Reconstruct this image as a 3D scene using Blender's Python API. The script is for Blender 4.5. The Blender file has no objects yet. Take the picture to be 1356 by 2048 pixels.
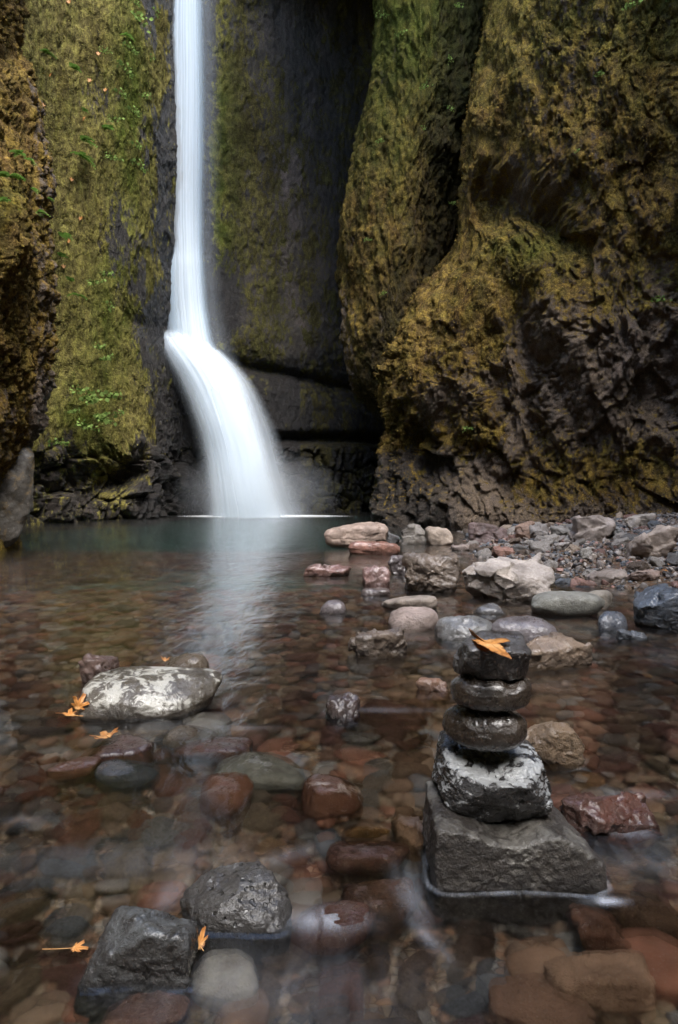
import bpy, math, random
import numpy as np
from mathutils import Vector, Matrix

# ------------------------------------------------------------------ camera, world, light
SC = bpy.context.scene
COL = SC.collection
F, CX, CY, HZ = 1365.3, 678.0, 1024.0, 955.0
CAMH = 1.0
PITCH = math.atan((CY - HZ) / F)
cd = bpy.data.cameras.new('camera'); cam = bpy.data.objects.new('camera', cd); COL.objects.link(cam)
cd.sensor_fit = 'VERTICAL'; cd.sensor_height = 36; cd.sensor_width = 36 * 1356 / 2048; cd.lens = 24.0
cd.clip_start = 0.05; cd.clip_end = 300
cam.location = (0, 0, CAMH); cam.rotation_euler = (math.pi / 2 - PITCH, 0, 0)
SC.camera = cam

SUN_EL, SUN_AZ = math.radians(60), math.radians(158)     # azimuth clockwise from +Y: behind the camera, to its right
w = bpy.data.worlds.new('World'); SC.world = w; w.use_nodes = True
wn = w.node_tree; wn.nodes.clear()
sky = wn.nodes.new('ShaderNodeTexSky'); sky.sky_type = 'NISHITA'; sky.sun_disc = False
sky.sun_elevation = SUN_EL; sky.sun_rotation = SUN_AZ; sky.air_density = 1.0; sky.dust_density = 1.0; sky.ozone_density = 1.0
bg = wn.nodes.new('ShaderNodeBackground'); bg.inputs['Strength'].default_value = 0.15
wo = wn.nodes.new('ShaderNodeOutputWorld')
wn.links.new(sky.outputs[0], bg.inputs[0]); wn.links.new(bg.outputs[0], wo.inputs[0])
sd = bpy.data.lights.new('sun', 'SUN'); sd.energy = 1.5; sd.angle = math.radians(38); sd.color = (1.0, 0.96, 0.90)
sun = bpy.data.objects.new('sun', sd); COL.objects.link(sun)
sv = Vector((math.sin(SUN_AZ) * math.cos(SUN_EL), math.cos(SUN_AZ) * math.cos(SUN_EL), math.sin(SUN_EL)))
sun.rotation_euler = sv.to_track_quat('Z', 'Y').to_euler(); sun.location = sv * 40

SC.render.engine = 'CYCLES'
SC.view_settings.view_transform = 'Standard'; SC.view_settings.look = 'None'
SC.view_settings.gamma = 1; SC.view_settings.exposure = 2.6
cy = SC.cycles
cy.use_denoising = True; cy.max_bounces = 8; cy.diffuse_bounces = 3; cy.glossy_bounces = 3
cy.transmission_bounces = 4; cy.transparent_max_bounces = 16; cy.volume_bounces = 0
cy.sample_clamp_indirect = 4.0; cy.caustics_reflective = False; cy.use_adaptive_sampling = True
cy.adaptive_threshold = 0.015

# ------------------------------------------------------------------ picture <-> world
CP, SP = math.cos(PITCH), math.sin(PITCH)
def P(px, py, d):
    a = (np.asarray(px, float) - CX) / F; b = (CY - np.asarray(py, float)) / F
    dy = CP + b * SP; dz = -SP + b * CP; t = d / dy
    return np.stack(np.broadcast_arrays(a * t, t * dy, CAMH + t * dz), -1)
def G(px, py, z=0.0):
    a = (px - CX) / F; b = (CY - py) / F
    dy = CP + b * SP; dz = -SP + b * CP; t = (z - CAMH) / dz
    return np.array([a * t, t * dy, z])
def proj(p):
    y = p[..., 1]; z = p[..., 2] - CAMH
    dep = np.maximum(y * CP - z * SP, 1e-3); up = y * SP + z * CP
    return CX + F * p[..., 0] / dep, CY - F * up / dep, dep

# ------------------------------------------------------------------ noise
def _h(ix, iy, iz, s):
    with np.errstate(over='ignore'):
        n = (ix.astype(np.uint32) * np.uint32(374761393)) ^ (iy.astype(np.uint32) * np.uint32(668265263)) ^ (iz.astype(np.uint32) * np.uint32(2147483647)) ^ np.uint32((s * 1274126177) & 0xffffffff)
        n = (n ^ (n >> np.uint32(13))) * np.uint32(1274126177)
        n = (n ^ (n >> np.uint32(16))) * np.uint32(2246822519)
        return n ^ (n >> np.uint32(15))
def vnoise(p, s=0):
    f = np.floor(p); i = f.astype(np.int64); t = p - f; u = t * t * t * (t * (t * 6 - 15) + 10)
    out = 0
    for dx in (0, 1):
        for dy in (0, 1):
            for dz in (0, 1):
                h = _h(i[..., 0] + dx, i[..., 1] + dy, i[..., 2] + dz, s)
                gx = ((h & np.uint32(1023)).astype(float) / 511.5 - 1); gy = (((h >> np.uint32(10)) & np.uint32(1023)).astype(float) / 511.5 - 1); gz = (((h >> np.uint32(20)) & np.uint32(1023)).astype(float) / 511.5 - 1)
                d = gx * (t[..., 0] - dx) + gy * (t[..., 1] - dy) + gz * (t[..., 2] - dz)
                out = out + d * (u[..., 0] if dx else 1 - u[..., 0]) * (u[..., 1] if dy else 1 - u[..., 1]) * (u[..., 2] if dz else 1 - u[..., 2])
    return out * 1.2
def fbm(p, octv=4, s=0, gain=.5, ridged=False):
    a, o, n = 1.0, 0, 0
    for k in range(octv):
        v = vnoise(p * (2.03 ** k) + k * 7.3, s + k)
        if ridged: v = 0.5 - np.abs(v) * 1.6
        o = o + a * v; n += a; a *= gain
    return o / n
def billow(p, octv=4, s=0, gain=.5):
    a, o, n = 1.0, 0, 0
    for k in range(octv):
        o = o + a * (np.abs(vnoise(p * (2.03 ** k) + k * 5.7, s + k)) * 2.2 - .5); n += a; a *= gain
    return o / n
def worley(p, s=0):
    f = np.floor(p); i = f.astype(np.int64)
    f1 = np.full(p.shape[:-1], 9.0); f2 = f1.copy(); cid = np.zeros(p.shape[:-1])
    for dx in (-1, 0, 1):
        for dy in (-1, 0, 1):
            for dz in (-1, 0, 1):
                h = _h(i[..., 0] + dx, i[..., 1] + dy, i[..., 2] + dz, s)
                cx = f[..., 0] + dx + (h & np.uint32(1023)).astype(float) / 1023
                cyy = f[..., 1] + dy + ((h >> np.uint32(10)) & np.uint32(1023)).astype(float) / 1023
                cz = f[..., 2] + dz + ((h >> np.uint32(20)) & np.uint32(1023)).astype(float) / 1023
                d = np.sqrt((p[..., 0] - cx) ** 2 + (p[..., 1] - cyy) ** 2 + (p[..., 2] - cz) ** 2)
                new = d < f1
                f2 = np.where(new, f1, np.minimum(f2, d)); cid = np.where(new, (h % np.uint32(997)).astype(float) / 997, cid); f1 = np.where(new, d, f1)
    return f1, f2, cid
def facets(p, s=0):
    """flat tilted faces, one per cell: broken-rock relief with crisp edges"""
    f = np.floor(p); i = f.astype(np.int64); f1 = np.full(p.shape[:-1], 9.0); val = np.zeros(p.shape[:-1])
    for dx in (-1, 0, 1):
        for dy in (-1, 0, 1):
            for dz in (-1, 0, 1):
                h = _h(i[..., 0] + dx, i[..., 1] + dy, i[..., 2] + dz, s); h2 = _h(i[..., 0] + dx, i[..., 1] + dy, i[..., 2] + dz, s + 77)
                o = [p[..., k] - (f[..., k] + (dx, dy, dz)[k] + ((h >> np.uint32(10 * k)) & np.uint32(1023)).astype(float) / 1023) for k in range(3)]
                r = [((h2 >> np.uint32(10 * k)) & np.uint32(1023)).astype(float) / 511.5 - 1 for k in range(3)]
                d = o[0] ** 2 + o[1] ** 2 + o[2] ** 2; new = d < f1
                f1 = np.where(new, d, f1); val = np.where(new, o[0] * r[0] + o[1] * r[1] + o[2] * r[2] + .25 * r[0], val)
    return val
def sstep(a, b, x):
    t = np.clip((x - a) / (b - a), 0, 1); return t * t * (3 - 2 * t)
def gs(px, py, cx, cyy, sx, sy, rot=0):
    c, s = math.cos(math.radians(rot)), math.sin(math.radians(rot))
    u = (px - cx) * c + (py - cyy) * s; v = -(px - cx) * s + (py - cyy) * c
    return np.exp(-(u / sx) ** 2 - (v / sy) ** 2)

# ------------------------------------------------------------------ mesh helpers
def new_mesh(name, V, Fc, smooth=True):
    me = bpy.data.meshes.new(name)
    V = np.asarray(V, np.float32); Fc = np.asarray(Fc, np.int32); k = Fc.shape[1]
    me.vertices.add(len(V)); me.vertices.foreach_set('co', V.ravel())
    me.loops.add(Fc.size); me.loops.foreach_set('vertex_index', Fc.ravel())
    me.polygons.add(len(Fc)); me.polygons.foreach_set('loop_start', np.arange(0, Fc.size, k, dtype=np.int32))
    me.polygons.foreach_set('loop_total', np.full(len(Fc), k, np.int32))
    me.polygons.foreach_set('use_smooth', np.full(len(Fc), smooth, bool))
    me.update(calc_edges=True)
    return me
def vattr(me, name, arr):
    a = me.color_attributes.new(name, 'FLOAT_COLOR', 'POINT')
    c = np.ones((len(me.vertices), 4), np.float32); arr = np.asarray(arr)
    c[:, :arr.shape[1]] = arr; a.data.foreach_set('color', c.ravel())
def link(name, me, mat=None, parent=None):
    o = bpy.data.objects.new(name, me); COL.objects.link(o)
    if mat is not None and not me.materials: me.materials.append(mat)
    if parent is not None: o.parent = parent
    return o
def tag(o, label=None, cat=None, group=None, kind=None):
    if label: o['label'] = label
    if cat: o['category'] = cat
    if group: o['group'] = group
    if kind: o['kind'] = kind
    return o
def grid_faces(nv, nu, flip=False):
    i = np.arange(nv * nu).reshape(nv, nu)
    q = np.stack([i[:-1, :-1], i[:-1, 1:], i[1:, 1:], i[1:, :-1]], -1).reshape(-1, 4)
    return q[:, ::-1] if flip else q
def crom(C, n, axis):
    """Catmull-Rom upsampling of control array C along axis; n = samples per segment (list)."""
    C = np.moveaxis(C, axis, 0); m = len(C)
    E = np.concatenate([2 * C[:1] - C[1:2], C, 2 * C[-1:] - C[-2:-1]])
    out = []
    for k in range(m - 1):
        t = (np.arange(n[k]) / n[k]).reshape((-1,) + (1,) * (C.ndim - 1))
        p0, p1, p2, p3 = E[k], E[k + 1], E[k + 2], E[k + 3]
        out.append(.5 * (2 * p1 + (p2 - p0) * t + (2 * p0 - 5 * p1 + 4 * p2 - p3) * t * t + (3 * p1 - p0 - 3 * p2 + p3) * t ** 3))
    out.append(C[-1:])
    return np.moveaxis(np.concatenate(out), 0, axis)
def grid_normals(V, flip):
    du = np.gradient(V, axis=1); dv = np.gradient(V, axis=0)
    n = np.cross(du, dv); n /= np.linalg.norm(n, axis=-1, keepdims=True) + 1e-9
    return -n if flip else n

# ------------------------------------------------------------------ node helpers
class NT:
    def __init__(s, name):
        s.m = bpy.data.materials.new(name); s.m.use_nodes = True; s.t = s.m.node_tree; s.t.nodes.clear()
        s.out = s.n('ShaderNodeOutputMaterial')
    def n(s, typ, **kw):
        x = s.t.nodes.new(typ)
        for k, v in kw.items(): setattr(x, k, v)
        return x
    def l(s, a, b): s.t.links.new(a, b)
    def put(s, sock, v):
        if hasattr(v, 'links') or hasattr(v, 'is_output'): s.l(v, sock)
        elif isinstance(v, (tuple, list)) and len(v) == 3 and sock.type == 'RGBA': sock.default_value = (*v, 1)
        else: sock.default_value = v
    def coord(s, kind='Object', scale=(1, 1, 1), rot=(0, 0, 0), loc=None):
        if kind == 'Position': o = s.n('ShaderNodeNewGeometry').outputs['Position']
        else: o = s.n('ShaderNodeTexCoord').outputs[kind]
        m = s.n('ShaderNodeMapping'); s.l(o, m.inputs[0]); m.inputs['Scale'].default_value = scale; m.inputs['Rotation'].default_value = rot
        if loc is not None: s.put(m.inputs['Location'], loc)
        return m.outputs[0]
    def noise(s, vec, scale, detail=6, rough=.6, dist=0, col=False):
        x = s.n('ShaderNodeTexNoise'); s.l(vec, x.inputs['Vector']); x.inputs['Scale'].default_value = scale
        x.inputs['Detail'].default_value = detail; x.inputs['Roughness'].default_value = rough; x.inputs['Distortion'].default_value = dist
        return x.outputs[1 if col else 0]
    def voro(s, vec, scale, feat='F1', out=0, rand=1):
        x = s.n('ShaderNodeTexVoronoi', feature=feat); s.l(vec, x.inputs['Vector']); x.inputs['Scale'].default_value = scale; x.inputs['Randomness'].default_value = rand
        return x.outputs[out]
    def ramp(s, fac, stops, interp='LINEAR'):
        r = s.n('ShaderNodeValToRGB'); s.l(fac, r.inputs[0]); r.color_ramp.interpolation = interp
        el = r.color_ramp.elements
        while len(el) < len(stops): el.new(.5)
        for e, (p, c) in zip(el, stops):
            e.position = p; e.color = (*c, 1) if isinstance(c, (tuple, list)) else (c, c, c, 1)
        return r.outputs[0]
    def mix(s, f, a, b, mode='MIX'):
        x = s.n('ShaderNodeMix', data_type='RGBA', blend_type=mode)
        s.put(x.inputs[0], f); s.put(x.inputs[6], a); s.put(x.inputs[7], b); return x.outputs[2]
    def math(s, op, a, b=0.0, c=None, clamp=False):
        x = s.n('ShaderNodeMath', operation=op, use_clamp=clamp); s.put(x.inputs[0], a); s.put(x.inputs[1], b)
        if c is not None: s.put(x.inputs[2], c)
        return x.outputs[0]
    def mr(s, v, a, b, c=0.0, d=1.0):
        x = s.n('ShaderNodeMapRange'); s.l(v, x.inputs[0])
        for i, q in enumerate((a, b, c, d)): x.inputs[i + 1].default_value = q
        return x.outputs[0]
    def bump(s, h, strength, dist, normal=None):
        x = s.n('ShaderNodeBump'); s.l(h, x.inputs['Height']); x.inputs['Strength'].default_value = strength; x.inputs['Distance'].default_value = dist
        if normal is not None: s.l(normal, x.inputs['Normal'])
        return x.outputs[0]
    def bsdf(s, col, rough, normal=None, spec=.5, coat=None, coat_rough=.1, link=True):
        x = s.n('ShaderNodeBsdfPrincipled'); s.put(x.inputs['Base Color'], col); s.put(x.inputs['Roughness'], rough); s.put(x.inputs['Specular IOR Level'], spec)
        if normal is not None: s.l(normal, x.inputs['Normal'])
        if coat is not None: s.put(x.inputs['Coat Weight'], coat); x.inputs['Coat Roughness'].default_value = coat_rough
        if link: s.l(x.outputs[0], s.out.inputs[0])
        return x
    def attr(s, name):
        x = s.n('ShaderNodeAttribute', attribute_name=name); return x
    def sep(s, c):
        x = s.n('ShaderNodeSeparateColor'); s.l(c, x.inputs[0]); return x.outputs

# ------------------------------------------------------------------ cliff material: masks R moss, G fresh green, B wet black rock
def cliff_material(name, ochre=(.20, .135, .035), brown=(.10, .068, .036), rock=(.095, .085, .078)):
    t = NT(name)
    pos = t.coord('Position'); pst = t.coord('Position', scale=(1, 1, .45))
    m = t.sep(t.attr('mask').outputs['Color'])
    n1 = t.noise(pst, 1.6, 8, .65); n2 = t.noise(pst, 9, 8, .7); n3 = t.noise(pos, 38, 5, .7)
    rockc = t.mix(t.ramp(n2, [(.3, 0.0), (.7, 1.0)]), tuple(c * .45 for c in rock), tuple(c * 1.6 for c in rock))
    rockc = t.mix(t.ramp(n1, [(.45, 0.0), (.7, .6)]), rockc, (.13, .10, .085))
    wetc = t.mix(t.ramp(n2, [(.35, 0.0), (.75, 1.0)]), (.008, .007, .007), (.036, .031, .027))
    mossc = t.ramp(n2, [(.30, tuple(q * .30 for q in brown)), (.47, brown), (.66, ochre)])
    mossc = t.mix(t.ramp(n1, [(.5, 0.0), (.7, .5)]), mossc, t.mix(1.0, mossc, (1.25, 1.45, 1.3), 'MULTIPLY'))
    mossc = t.mix(t.ramp(t.noise(t.coord('Position', scale=(1, 1, .5), loc=(7, 3, 1)), .9, 4, .6), [(.52, 0.0), (.62, .75)]), mossc, t.mix(1.0, mossc, (.40, .36, .34), 'MULTIPLY'))
    greenc = t.mix(t.ramp(n2, [(.3, 0.0), (.7, 1.0)]), (.04, .05, .012), (.13, .15, .025))
    mossc = t.mix(m[1], mossc, greenc)
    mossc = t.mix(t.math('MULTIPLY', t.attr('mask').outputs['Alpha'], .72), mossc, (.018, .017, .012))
    mf = t.math('ADD', m[0], t.mr(n2, .3, .7, -.35, .35)); mf = t.ramp(mf, [(.38, 0.0), (.6, 1.0)])
    c = t.mix(m[2], rockc, wetc); c = t.mix(mf, c, mossc)
    fine = t.ramp(n3, [(.28, .25), (.5, .95), (.72, 1.9)])
    c = t.mix(1.0, c, fine, 'MULTIPLY')
    rg = t.math('SUBTRACT', .82, t.math('MULTIPLY', t.math('SUBTRACT', 1.0, mf), t.math('ADD', .15, t.math('MULTIPLY', m[2], .33))))
    h = t.math('ADD', n2, t.math('MULTIPLY', n3, .6))
    nm = t.bump(h, 1.0, .09)
    t.bsdf(c, rg, nm, spec=t.mr(mf, 0, 1, .38, .06))
    return t.m

def build_cliff(name, W, useg, vseg, flip, disp, mask, mat):
    """W: control points (rows, cols, 3) in the world."""
    flip = not flip
    V = crom(crom(W, vseg, 0), useg, 1)
    n = grid_normals(V, flip); px, py, dep = proj(V)
    r_ = disp(V, px, py); d, out = r_ if isinstance(r_, tuple) else (r_, 0 * V[..., 0])
    V = V + n * d[..., None]; V[..., 1] -= out
    n = grid_normals(V, flip); px, py, dep = proj(V)
    M = mask(V, px, py, n)
    if M.shape[-1] == 3: M = np.concatenate([M, np.zeros_like(M[..., :1])], -1)
    M = np.clip(M, 0, 1)
    me = new_mesh(name, V.reshape(-1, 3), grid_faces(V.shape[0], V.shape[1], flip))
    vattr(me, 'mask', M.reshape(-1, 4))
    o = link(name, me, mat); tag(o, kind='structure')
    o['label'] = {'gorge_wall': 'gorge wall'}.get(name, name.replace('_', ' '))
    return o, V, n
def rowpts(py, cols):
    """cols: ('p', px, d) picture column or ('w', x, y) world column; py number or ('z', z)."""
    out = []
    for c in cols:
        if c[0] == 'p':
            if isinstance(py, tuple): out.append([(c[1] - CX) / F * c[2], c[2], py[1]])
            else: out.append(P(c[1], py, c[2]))
        else:
            z = py[1] if isinstance(py, tuple) else CAMH + (HZ - py) / F * 12
            out.append([c[1], c[2], z])
    return out
lerp = lambda a, b, t: a + (b - a) * t
SURF = []   # (V, n, name) of cliffs for placing plants

# ---- gorge walls
mat_back = cliff_material('mossy_basalt', (.36, .31, .085), (.17, .135, .05), (.034, .028, .021))
mat_right = cliff_material('ochre_moss_basalt', (.285, .185, .040), (.11, .070, .026), (.15, .108, .070))

# back bowl: the mossy face left of the fall, the wall behind the fall, its ledge and shelf
rows = [-700, -420, -200, 0, 150, 300, 450, 600, 700, 760, 820, 880, 940, 1000, 1040, ('z', -1.8)]
W = []
for r in rows:
    y = r if not isinstance(r, tuple) else 1100
    lo = max(0, y - 700) / 340; up_ = np.interp(y, [-700, -420, -200, -60], [10, 7, 2.6, 0]); hv = lambda D, k: D - up_ * k  # unseen overhang above the frame, added to shade the alcove
    W.append(rowpts(r, [('p', -120, 12), ('p', -20, 13.2), ('p', 60, 14.3), ('p', 120, 15.0), ('p', 190, 15.7), ('p', 250, 16.4 - .3 * lo), ('p', 300, 17.3 - .7 * lo), ('p', 340, 18.5 - .6 * lo),
        ('p', 380, 19.1 - .3 * lo), ('p', 430, 19.5), ('p', 500, hv(19.8, .25)), ('p', 580, hv(20.2, .8)), ('p', 660, hv(20.9, 1)), ('p', 740, hv(21.3, 1)), ('p', 830, hv(21, .8)), ('p', 920, 18.5)]))
W = np.array(W)
def disp_back(V, px, py):
    d = .30 * fbm(V * [.5, .5, .35], 4, 11) + .13 * fbm(V * [1.6, 1.6, 1.0], 4, 12, .6) + .06 * billow(V * [5, 5, 3], 4, 13, .6)
    L = 712 + np.clip(px - 430, 0, 400) * .21; t = py - L
    R = sstep(425, 475, px)
    e = 0 * px
    e += R * (.35 * np.exp(-((t + 50) / 55) ** 2) - .25 * np.exp(-((t - 6) / 10) ** 2) + .55 * sstep(6, 60, t))
    e += R * (-.45 * np.exp(-((py - 878) / 10) ** 2) + .55 * sstep(884, 900, py))
    # bulge under the lower cascade
    cxx = 350 + np.clip(py - 670, 0, 400) * .48
    e += .55 * sstep(668, 700, py) * np.exp(-((px - cxx) / 75) ** 2)
    # mossy shoulder and crease left of the fall
    e += .30 * gs(px, py, 275, 540, 50, 100) - .4 * gs(px, py, 275, 640, 36, 14, 25) - 1.0 * gs(px, py, 225, 955, 75, 30, -15) + .3 * gs(px, py, 150, 860, 80, 60)
    # wet fractured foot
    f1, f2, cid = worley(V * [2.2, 2.2, 1.5], 5)
    foot = sstep(880, 930, py)
    d += foot * ((cid - .5) * .35 - .25 * np.exp(-((f2 - f1) / .08) ** 2)) + foot * .1 * fbm(V * 5, 3, 19, ridged=True)
    g1, g2, cc = worley(V * [5, 5, 4], 8)
    d += foot * (.20 * facets(V * [1.6, 1.6, 1.3], 15) + .08 * facets(V * [4, 4, 3.4], 16))
    d += (.12 * foot + .03) * (cc - .5)
    return d, e
def mask_back(V, px, py, n):
    nn = fbm(V * [.9, .9, .5], 4, 21); n2 = fbm(V * [3, 3, 1.6], 4, 22)
    moss = .95 - .0 * px; moss = moss - .75 * sstep(262, 345, px + nn * 160) * (1 - sstep(420, 520, px + nn * 160))
    moss -= .35 * sstep(470, 520, px + 90 * nn) + .5 * sstep(540, 640, px + 90 * nn) + .6 * sstep(800, 985, py + 330 * nn)
    moss -= .7 * gs(px, py, 240, 480, 38, 100) + .5 * gs(px, py, 190, 200, 40, 60)
    moss -= .3 * sstep(430, 470, px) * sstep(705, 740, py - np.clip(px - 430, 0, 400) * .21)
    moss = np.where(px > 600, np.maximum(moss, .45 + .4 * n2), moss)
    moss = np.where((px > 432) & (py < 700), np.maximum(moss, .40 + .55 * n2), moss) + .5 * gs(px, py, 448, 330, 28, 330)
    moss -= .7 * gs(px, py, 455, 600, 28, 110) + .6 * gs(px, py, 350, 850, 60, 130) + .35 * gs(px, py, 560, 60, 90, 90)
    moss += .5 * n2
    green = 1.1 * gs(px, py, 260, 230, 42, 260) + .9 * gs(px, py, 165, 830, 60, 70) + .8 * gs(px, py, 215, 640, 60, 130) + 1.0 * gs(px, py, 445, 350, 35, 350) + .55 * gs(px, py, 310, 700, 30, 90) + .4 * gs(px, py, 560, 650, 80, 120)
    green = green * (.7 + 1.2 * n2) + .12
    wet = sstep(270, 335, px + 90 * nn) * (1 - sstep(430, 500, px)) + sstep(430, 520, px) * sstep(700, 740, py) + sstep(930, 980, py + 40 * nn) * sstep(230, 320, px) + .6 * sstep(600, 700, px) + gs(px, py, 240, 480, 45, 110) + gs(px, py, 455, 600, 40, 120)
    dull_shade = sstep(425, 480, px + 30 * nn) * (.95 - .22 * gs(px, py, 500, 330, 40, 300)) + .9 * sstep(540, 620, px + 60 * nn)
    return np.stack([moss, green, wet, dull_shade], -1)
US = [10, 20, 25, 36, 45, 45, 45, 36, 34, 34, 40, 45, 45, 40, 20]
VS = [10, 20, 45, 70, 70, 70, 70, 60, 50, 50, 50, 50, 50, 30, 18]
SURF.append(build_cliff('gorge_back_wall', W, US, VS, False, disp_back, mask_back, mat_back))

# right rear buttress
S = [(-700, 770), (-420, 760), (0, 745), (150, 735), (280, 710), (370, 687), (480, 669), (560, 671), (640, 673), (700, 680), (760, 694), (800, 712), (840, 745), (880, 800), (950, 850), (1010, 860), (('z', -.8), 860)]
W = []
for r, s in S:
    y = r if not isinstance(r, tuple) else 1080
    D = 17.6 + 2.0 * max(0, min(1, (y - 780) / 120))
    W.append(rowpts(r, [('p', s + 75, D + 4), ('p', s + 12, D + 1.3), ('p', s + 1, D + .3), ('p', s + 6, D - .2), ('p', s + 45, D - .9), ('p', s + 110, D - 1.4), ('p', s + 175, D - 1.0), ('p', s + 260, D + .6), ('p', s + 360, D + 3)]))
W = np.array(W)
def disp_rear(V, px, py):
    q = V + .25 * np.stack([fbm(V * 1.2, 2, 31), fbm(V * 1.2, 2, 32), fbm(V * 1.2, 2, 33)], -1)
    d = .32 * fbm(V * [.7, .7, .4], 3, 34) + .22 * billow(q * [1.8, 1.8, .7], 3, 35, .5) + .10 * billow(q * [6, 6, 2.6], 3, 36, .6) + .05 * fbm(V * [14, 14, 9], 3, 37, .65)
    return d - .1
def mask_rear(V, px, py, n):
    nn = fbm(V * [1.2, 1.2, .6], 4, 41); n2 = fbm(V * [4, 4, 2], 4, 42)
    moss = .95 + .4 * n2 - .4 * sstep(520, 640, py) * (1 - sstep(690, 730, px + 40 * nn)) - .25 * sstep(0, .3, nn) - .5 * sstep(790, 840, py)
    green = sstep(500, 0, py + 200 * nn) * .7 + .15 + .6 * n2
    wet = sstep(760, 830, py)
    ridge = np.interp(py, [-700, 0, 100, 230, 430, 500, 570, 700, 760], [1030, 963, 950, 925, 909, 893, 848, 785, 768])
    dull_shade = .85 * sstep(-130, -20, px - ridge + 60 * nn) + .2  # crease shade along the near cliff's edge, painted into the moss colour
    return np.stack([moss, green, wet, dull_shade], -1)
US = [10, 12, 16, 24, 40, 50, 50, 20]; VS = [15, 30, 60, 60, 45, 45, 40, 40, 32, 32, 24, 24, 20, 20, 14, 8]
SURF.append(build_cliff('gorge_rear_buttress', W, US, VS, False, disp_rear, mask_rear, mat_right))

# right near cliff, running on past the camera
S = [(-900, 1030), (-420, 1010), (-200, 985), (0, 963), (100, 950), (230, 925), (330, 915), (430, 909), (500, 893), (570, 848), (640, 808), (700, 785), (750, 768), (800, 758), (850, 768), (900, 770), (960, 762), (1010, 748), (1050, 740), (('z', -.8), 738)]
W = []
for r, s in S:
    D = 15.0; L_ = lambda t: lerp(s, 1356, t)
    W.append(rowpts(r, [('p', s + 75, D + 5), ('p', s + 12, D + 1.6), ('p', s + 1, D + .4), ('p', s + 5, D - .3), ('p', L_(.1), D - 1.1), ('p', L_(.27), D - 1.9), ('p', L_(.45), D - 2.4), ('p', L_(.63), D - 2.9), ('p', L_(.82), D - 3.3), ('p', 1356, D - 3.7),
        ('p', 1500, D - 5.2), ('w', 6.6, 6), ('w', 5.8, 2), ('w', 5.2, -3), ('w', 5.0, -8)]))
W = np.array(W)
def disp_right(V, px, py):
    q = V + .3 * np.stack([fbm(V * 1.1, 2, 51), fbm(V * 1.1, 2, 52), fbm(V * 1.1, 2, 53)], -1)
    d = .25 * fbm(V * [.6, .6, .4], 3, 154)
    low = sstep(520, 700, py); rough = .5 + .5 * sstep(980, 1100, px)
    am = .6 + 1.6 * np.clip(fbm(V * .8, 2, 67) + .25, 0, .7)
    d += .20 * billow(q * [1.7, 1.7, .8], 3, 55, .5) + am * (.09 * billow(q * [5, 5, 2.6], 3, 56, .6) + .045 * fbm(V * [16, 16, 11], 3, 68, .65))
    f1, f2, cid = worley(q * [3.0, 3.0, 2.2], 57)
    rk = np.clip(sstep(560, 700, py) + .7 * sstep(1000, 1120, px), 0, 1)
    d += rk * (.20 * facets(q * [1.5, 1.5, 1.1], 157) + .11 * facets(q * [3.6, 3.6, 2.8], 158) + .045 * facets(V * [9, 9, 7.5], 159))
    cr = np.cos(.45) * V[..., 0] + np.sin(.45) * V[..., 2]; cr = np.stack([cr * 1.25, V[..., 1] * .8, (V[..., 2] * .9 - V[..., 0] * .45) * .22], -1)
    d += .34 * billow(cr, 2, 161, .45) * (.35 + .65 * sstep(930, 1010, px))
    g1, g2, gc = worley(q * [7, 7, 5.5], 58)
    d += rk * .04 * (gc - .5) * sstep(0, .12, g2 - g1)
    # overhung hollow, with the brow above it and the tongue of rock below
    e = 0 * px
    roof = np.interp(px, [900, 930, 960, 1020, 1080, 1130, 1180], [345, 335, 318, 300, 325, 375, 430]); uu = py - roof - 60 * fbm(V * 1.6, 4, 66)
    e -= 1.05 * sstep(-10, 70, uu) * np.exp(-(np.clip(uu - 35, 0, 999) / 85) ** 2) * sstep(922, 975, px) * (1 - sstep(1070, 1230, px))
    e += .2 * gs(px, py, 1120, 270, 140, 90, 20)
    e += .35 * gs(px, py, 850, 690, 70, 190, 28) - .50 * gs(px, py, 1065, 770, 35, 130, -8) + .35 * gs(px, py, 1180, 640, 80, 150, -15)
    e -= .5 * gs(px, py, 850, 900, 90, 50, 10) + .35 * gs(px, py, 1310, 800, 60, 60)
    e += .35 * sstep(960, 1050, py) * sstep(800, 900, px)
    return d - .05, e
def mask_right(V, px, py, n):
    nn = fbm(V * [1.0, 1.0, .6], 4, 61); n2 = fbm(V * [3.5, 3.5, 2], 4, 62)
    moss = 1.0 * np.ones_like(px) - .38 * sstep(940, 1140, px + 320 * nn) * sstep(500, 640, py + 220 * nn) * (1 - sstep(840, 950, py)) - .28 * sstep(960, 1140, px + 200 * nn) - .25 * sstep(560, 700, py) * sstep(820, 880, px)
    moss -= .75 * sstep(880, 920, py + 40 * nn) * (1 - sstep(960, 1080, px)) + .45 * gs(px, py, 860, 800, 90, 60) + .35 * gs(px, py, 1010, 385, 120, 80)
    moss -= .35 * sstep(990, 1040, py) 
    moss += .45 * n2 + .25 * gs(px, py, 1250, 930, 130, 60) + .35 * gs(px, py, 1300, 150, 60, 160) + .4 * np.clip(n[..., 2], -.5, 1)
    green = .25 * sstep(300, 0, py) + .45 * gs(px, py, 1060, 500, 90, 50) + .3 * gs(px, py, 1320, 560, 60, 60) + .5 * n2 + .08
    wet = .8 * sstep(850, 930, py + 60 * nn) * (1 - sstep(860, 960, px)) + .2 * sstep(600, 700, py) * sstep(1050, 1120, px) * (.5 + nn)
    return np.stack([moss, green, wet], -1)
US = [10, 14, 14, 24, 44, 50, 50, 50, 50, 24, 16, 10, 10, 8]; VS = [16, 20, 40, 45, 55, 45, 45, 34, 34, 34, 30, 26, 26, 26, 26, 30, 26, 20, 12]
SURF.append(build_cliff('gorge_right_wall', W, US, VS, False, disp_right, mask_right, mat_right))

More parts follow.
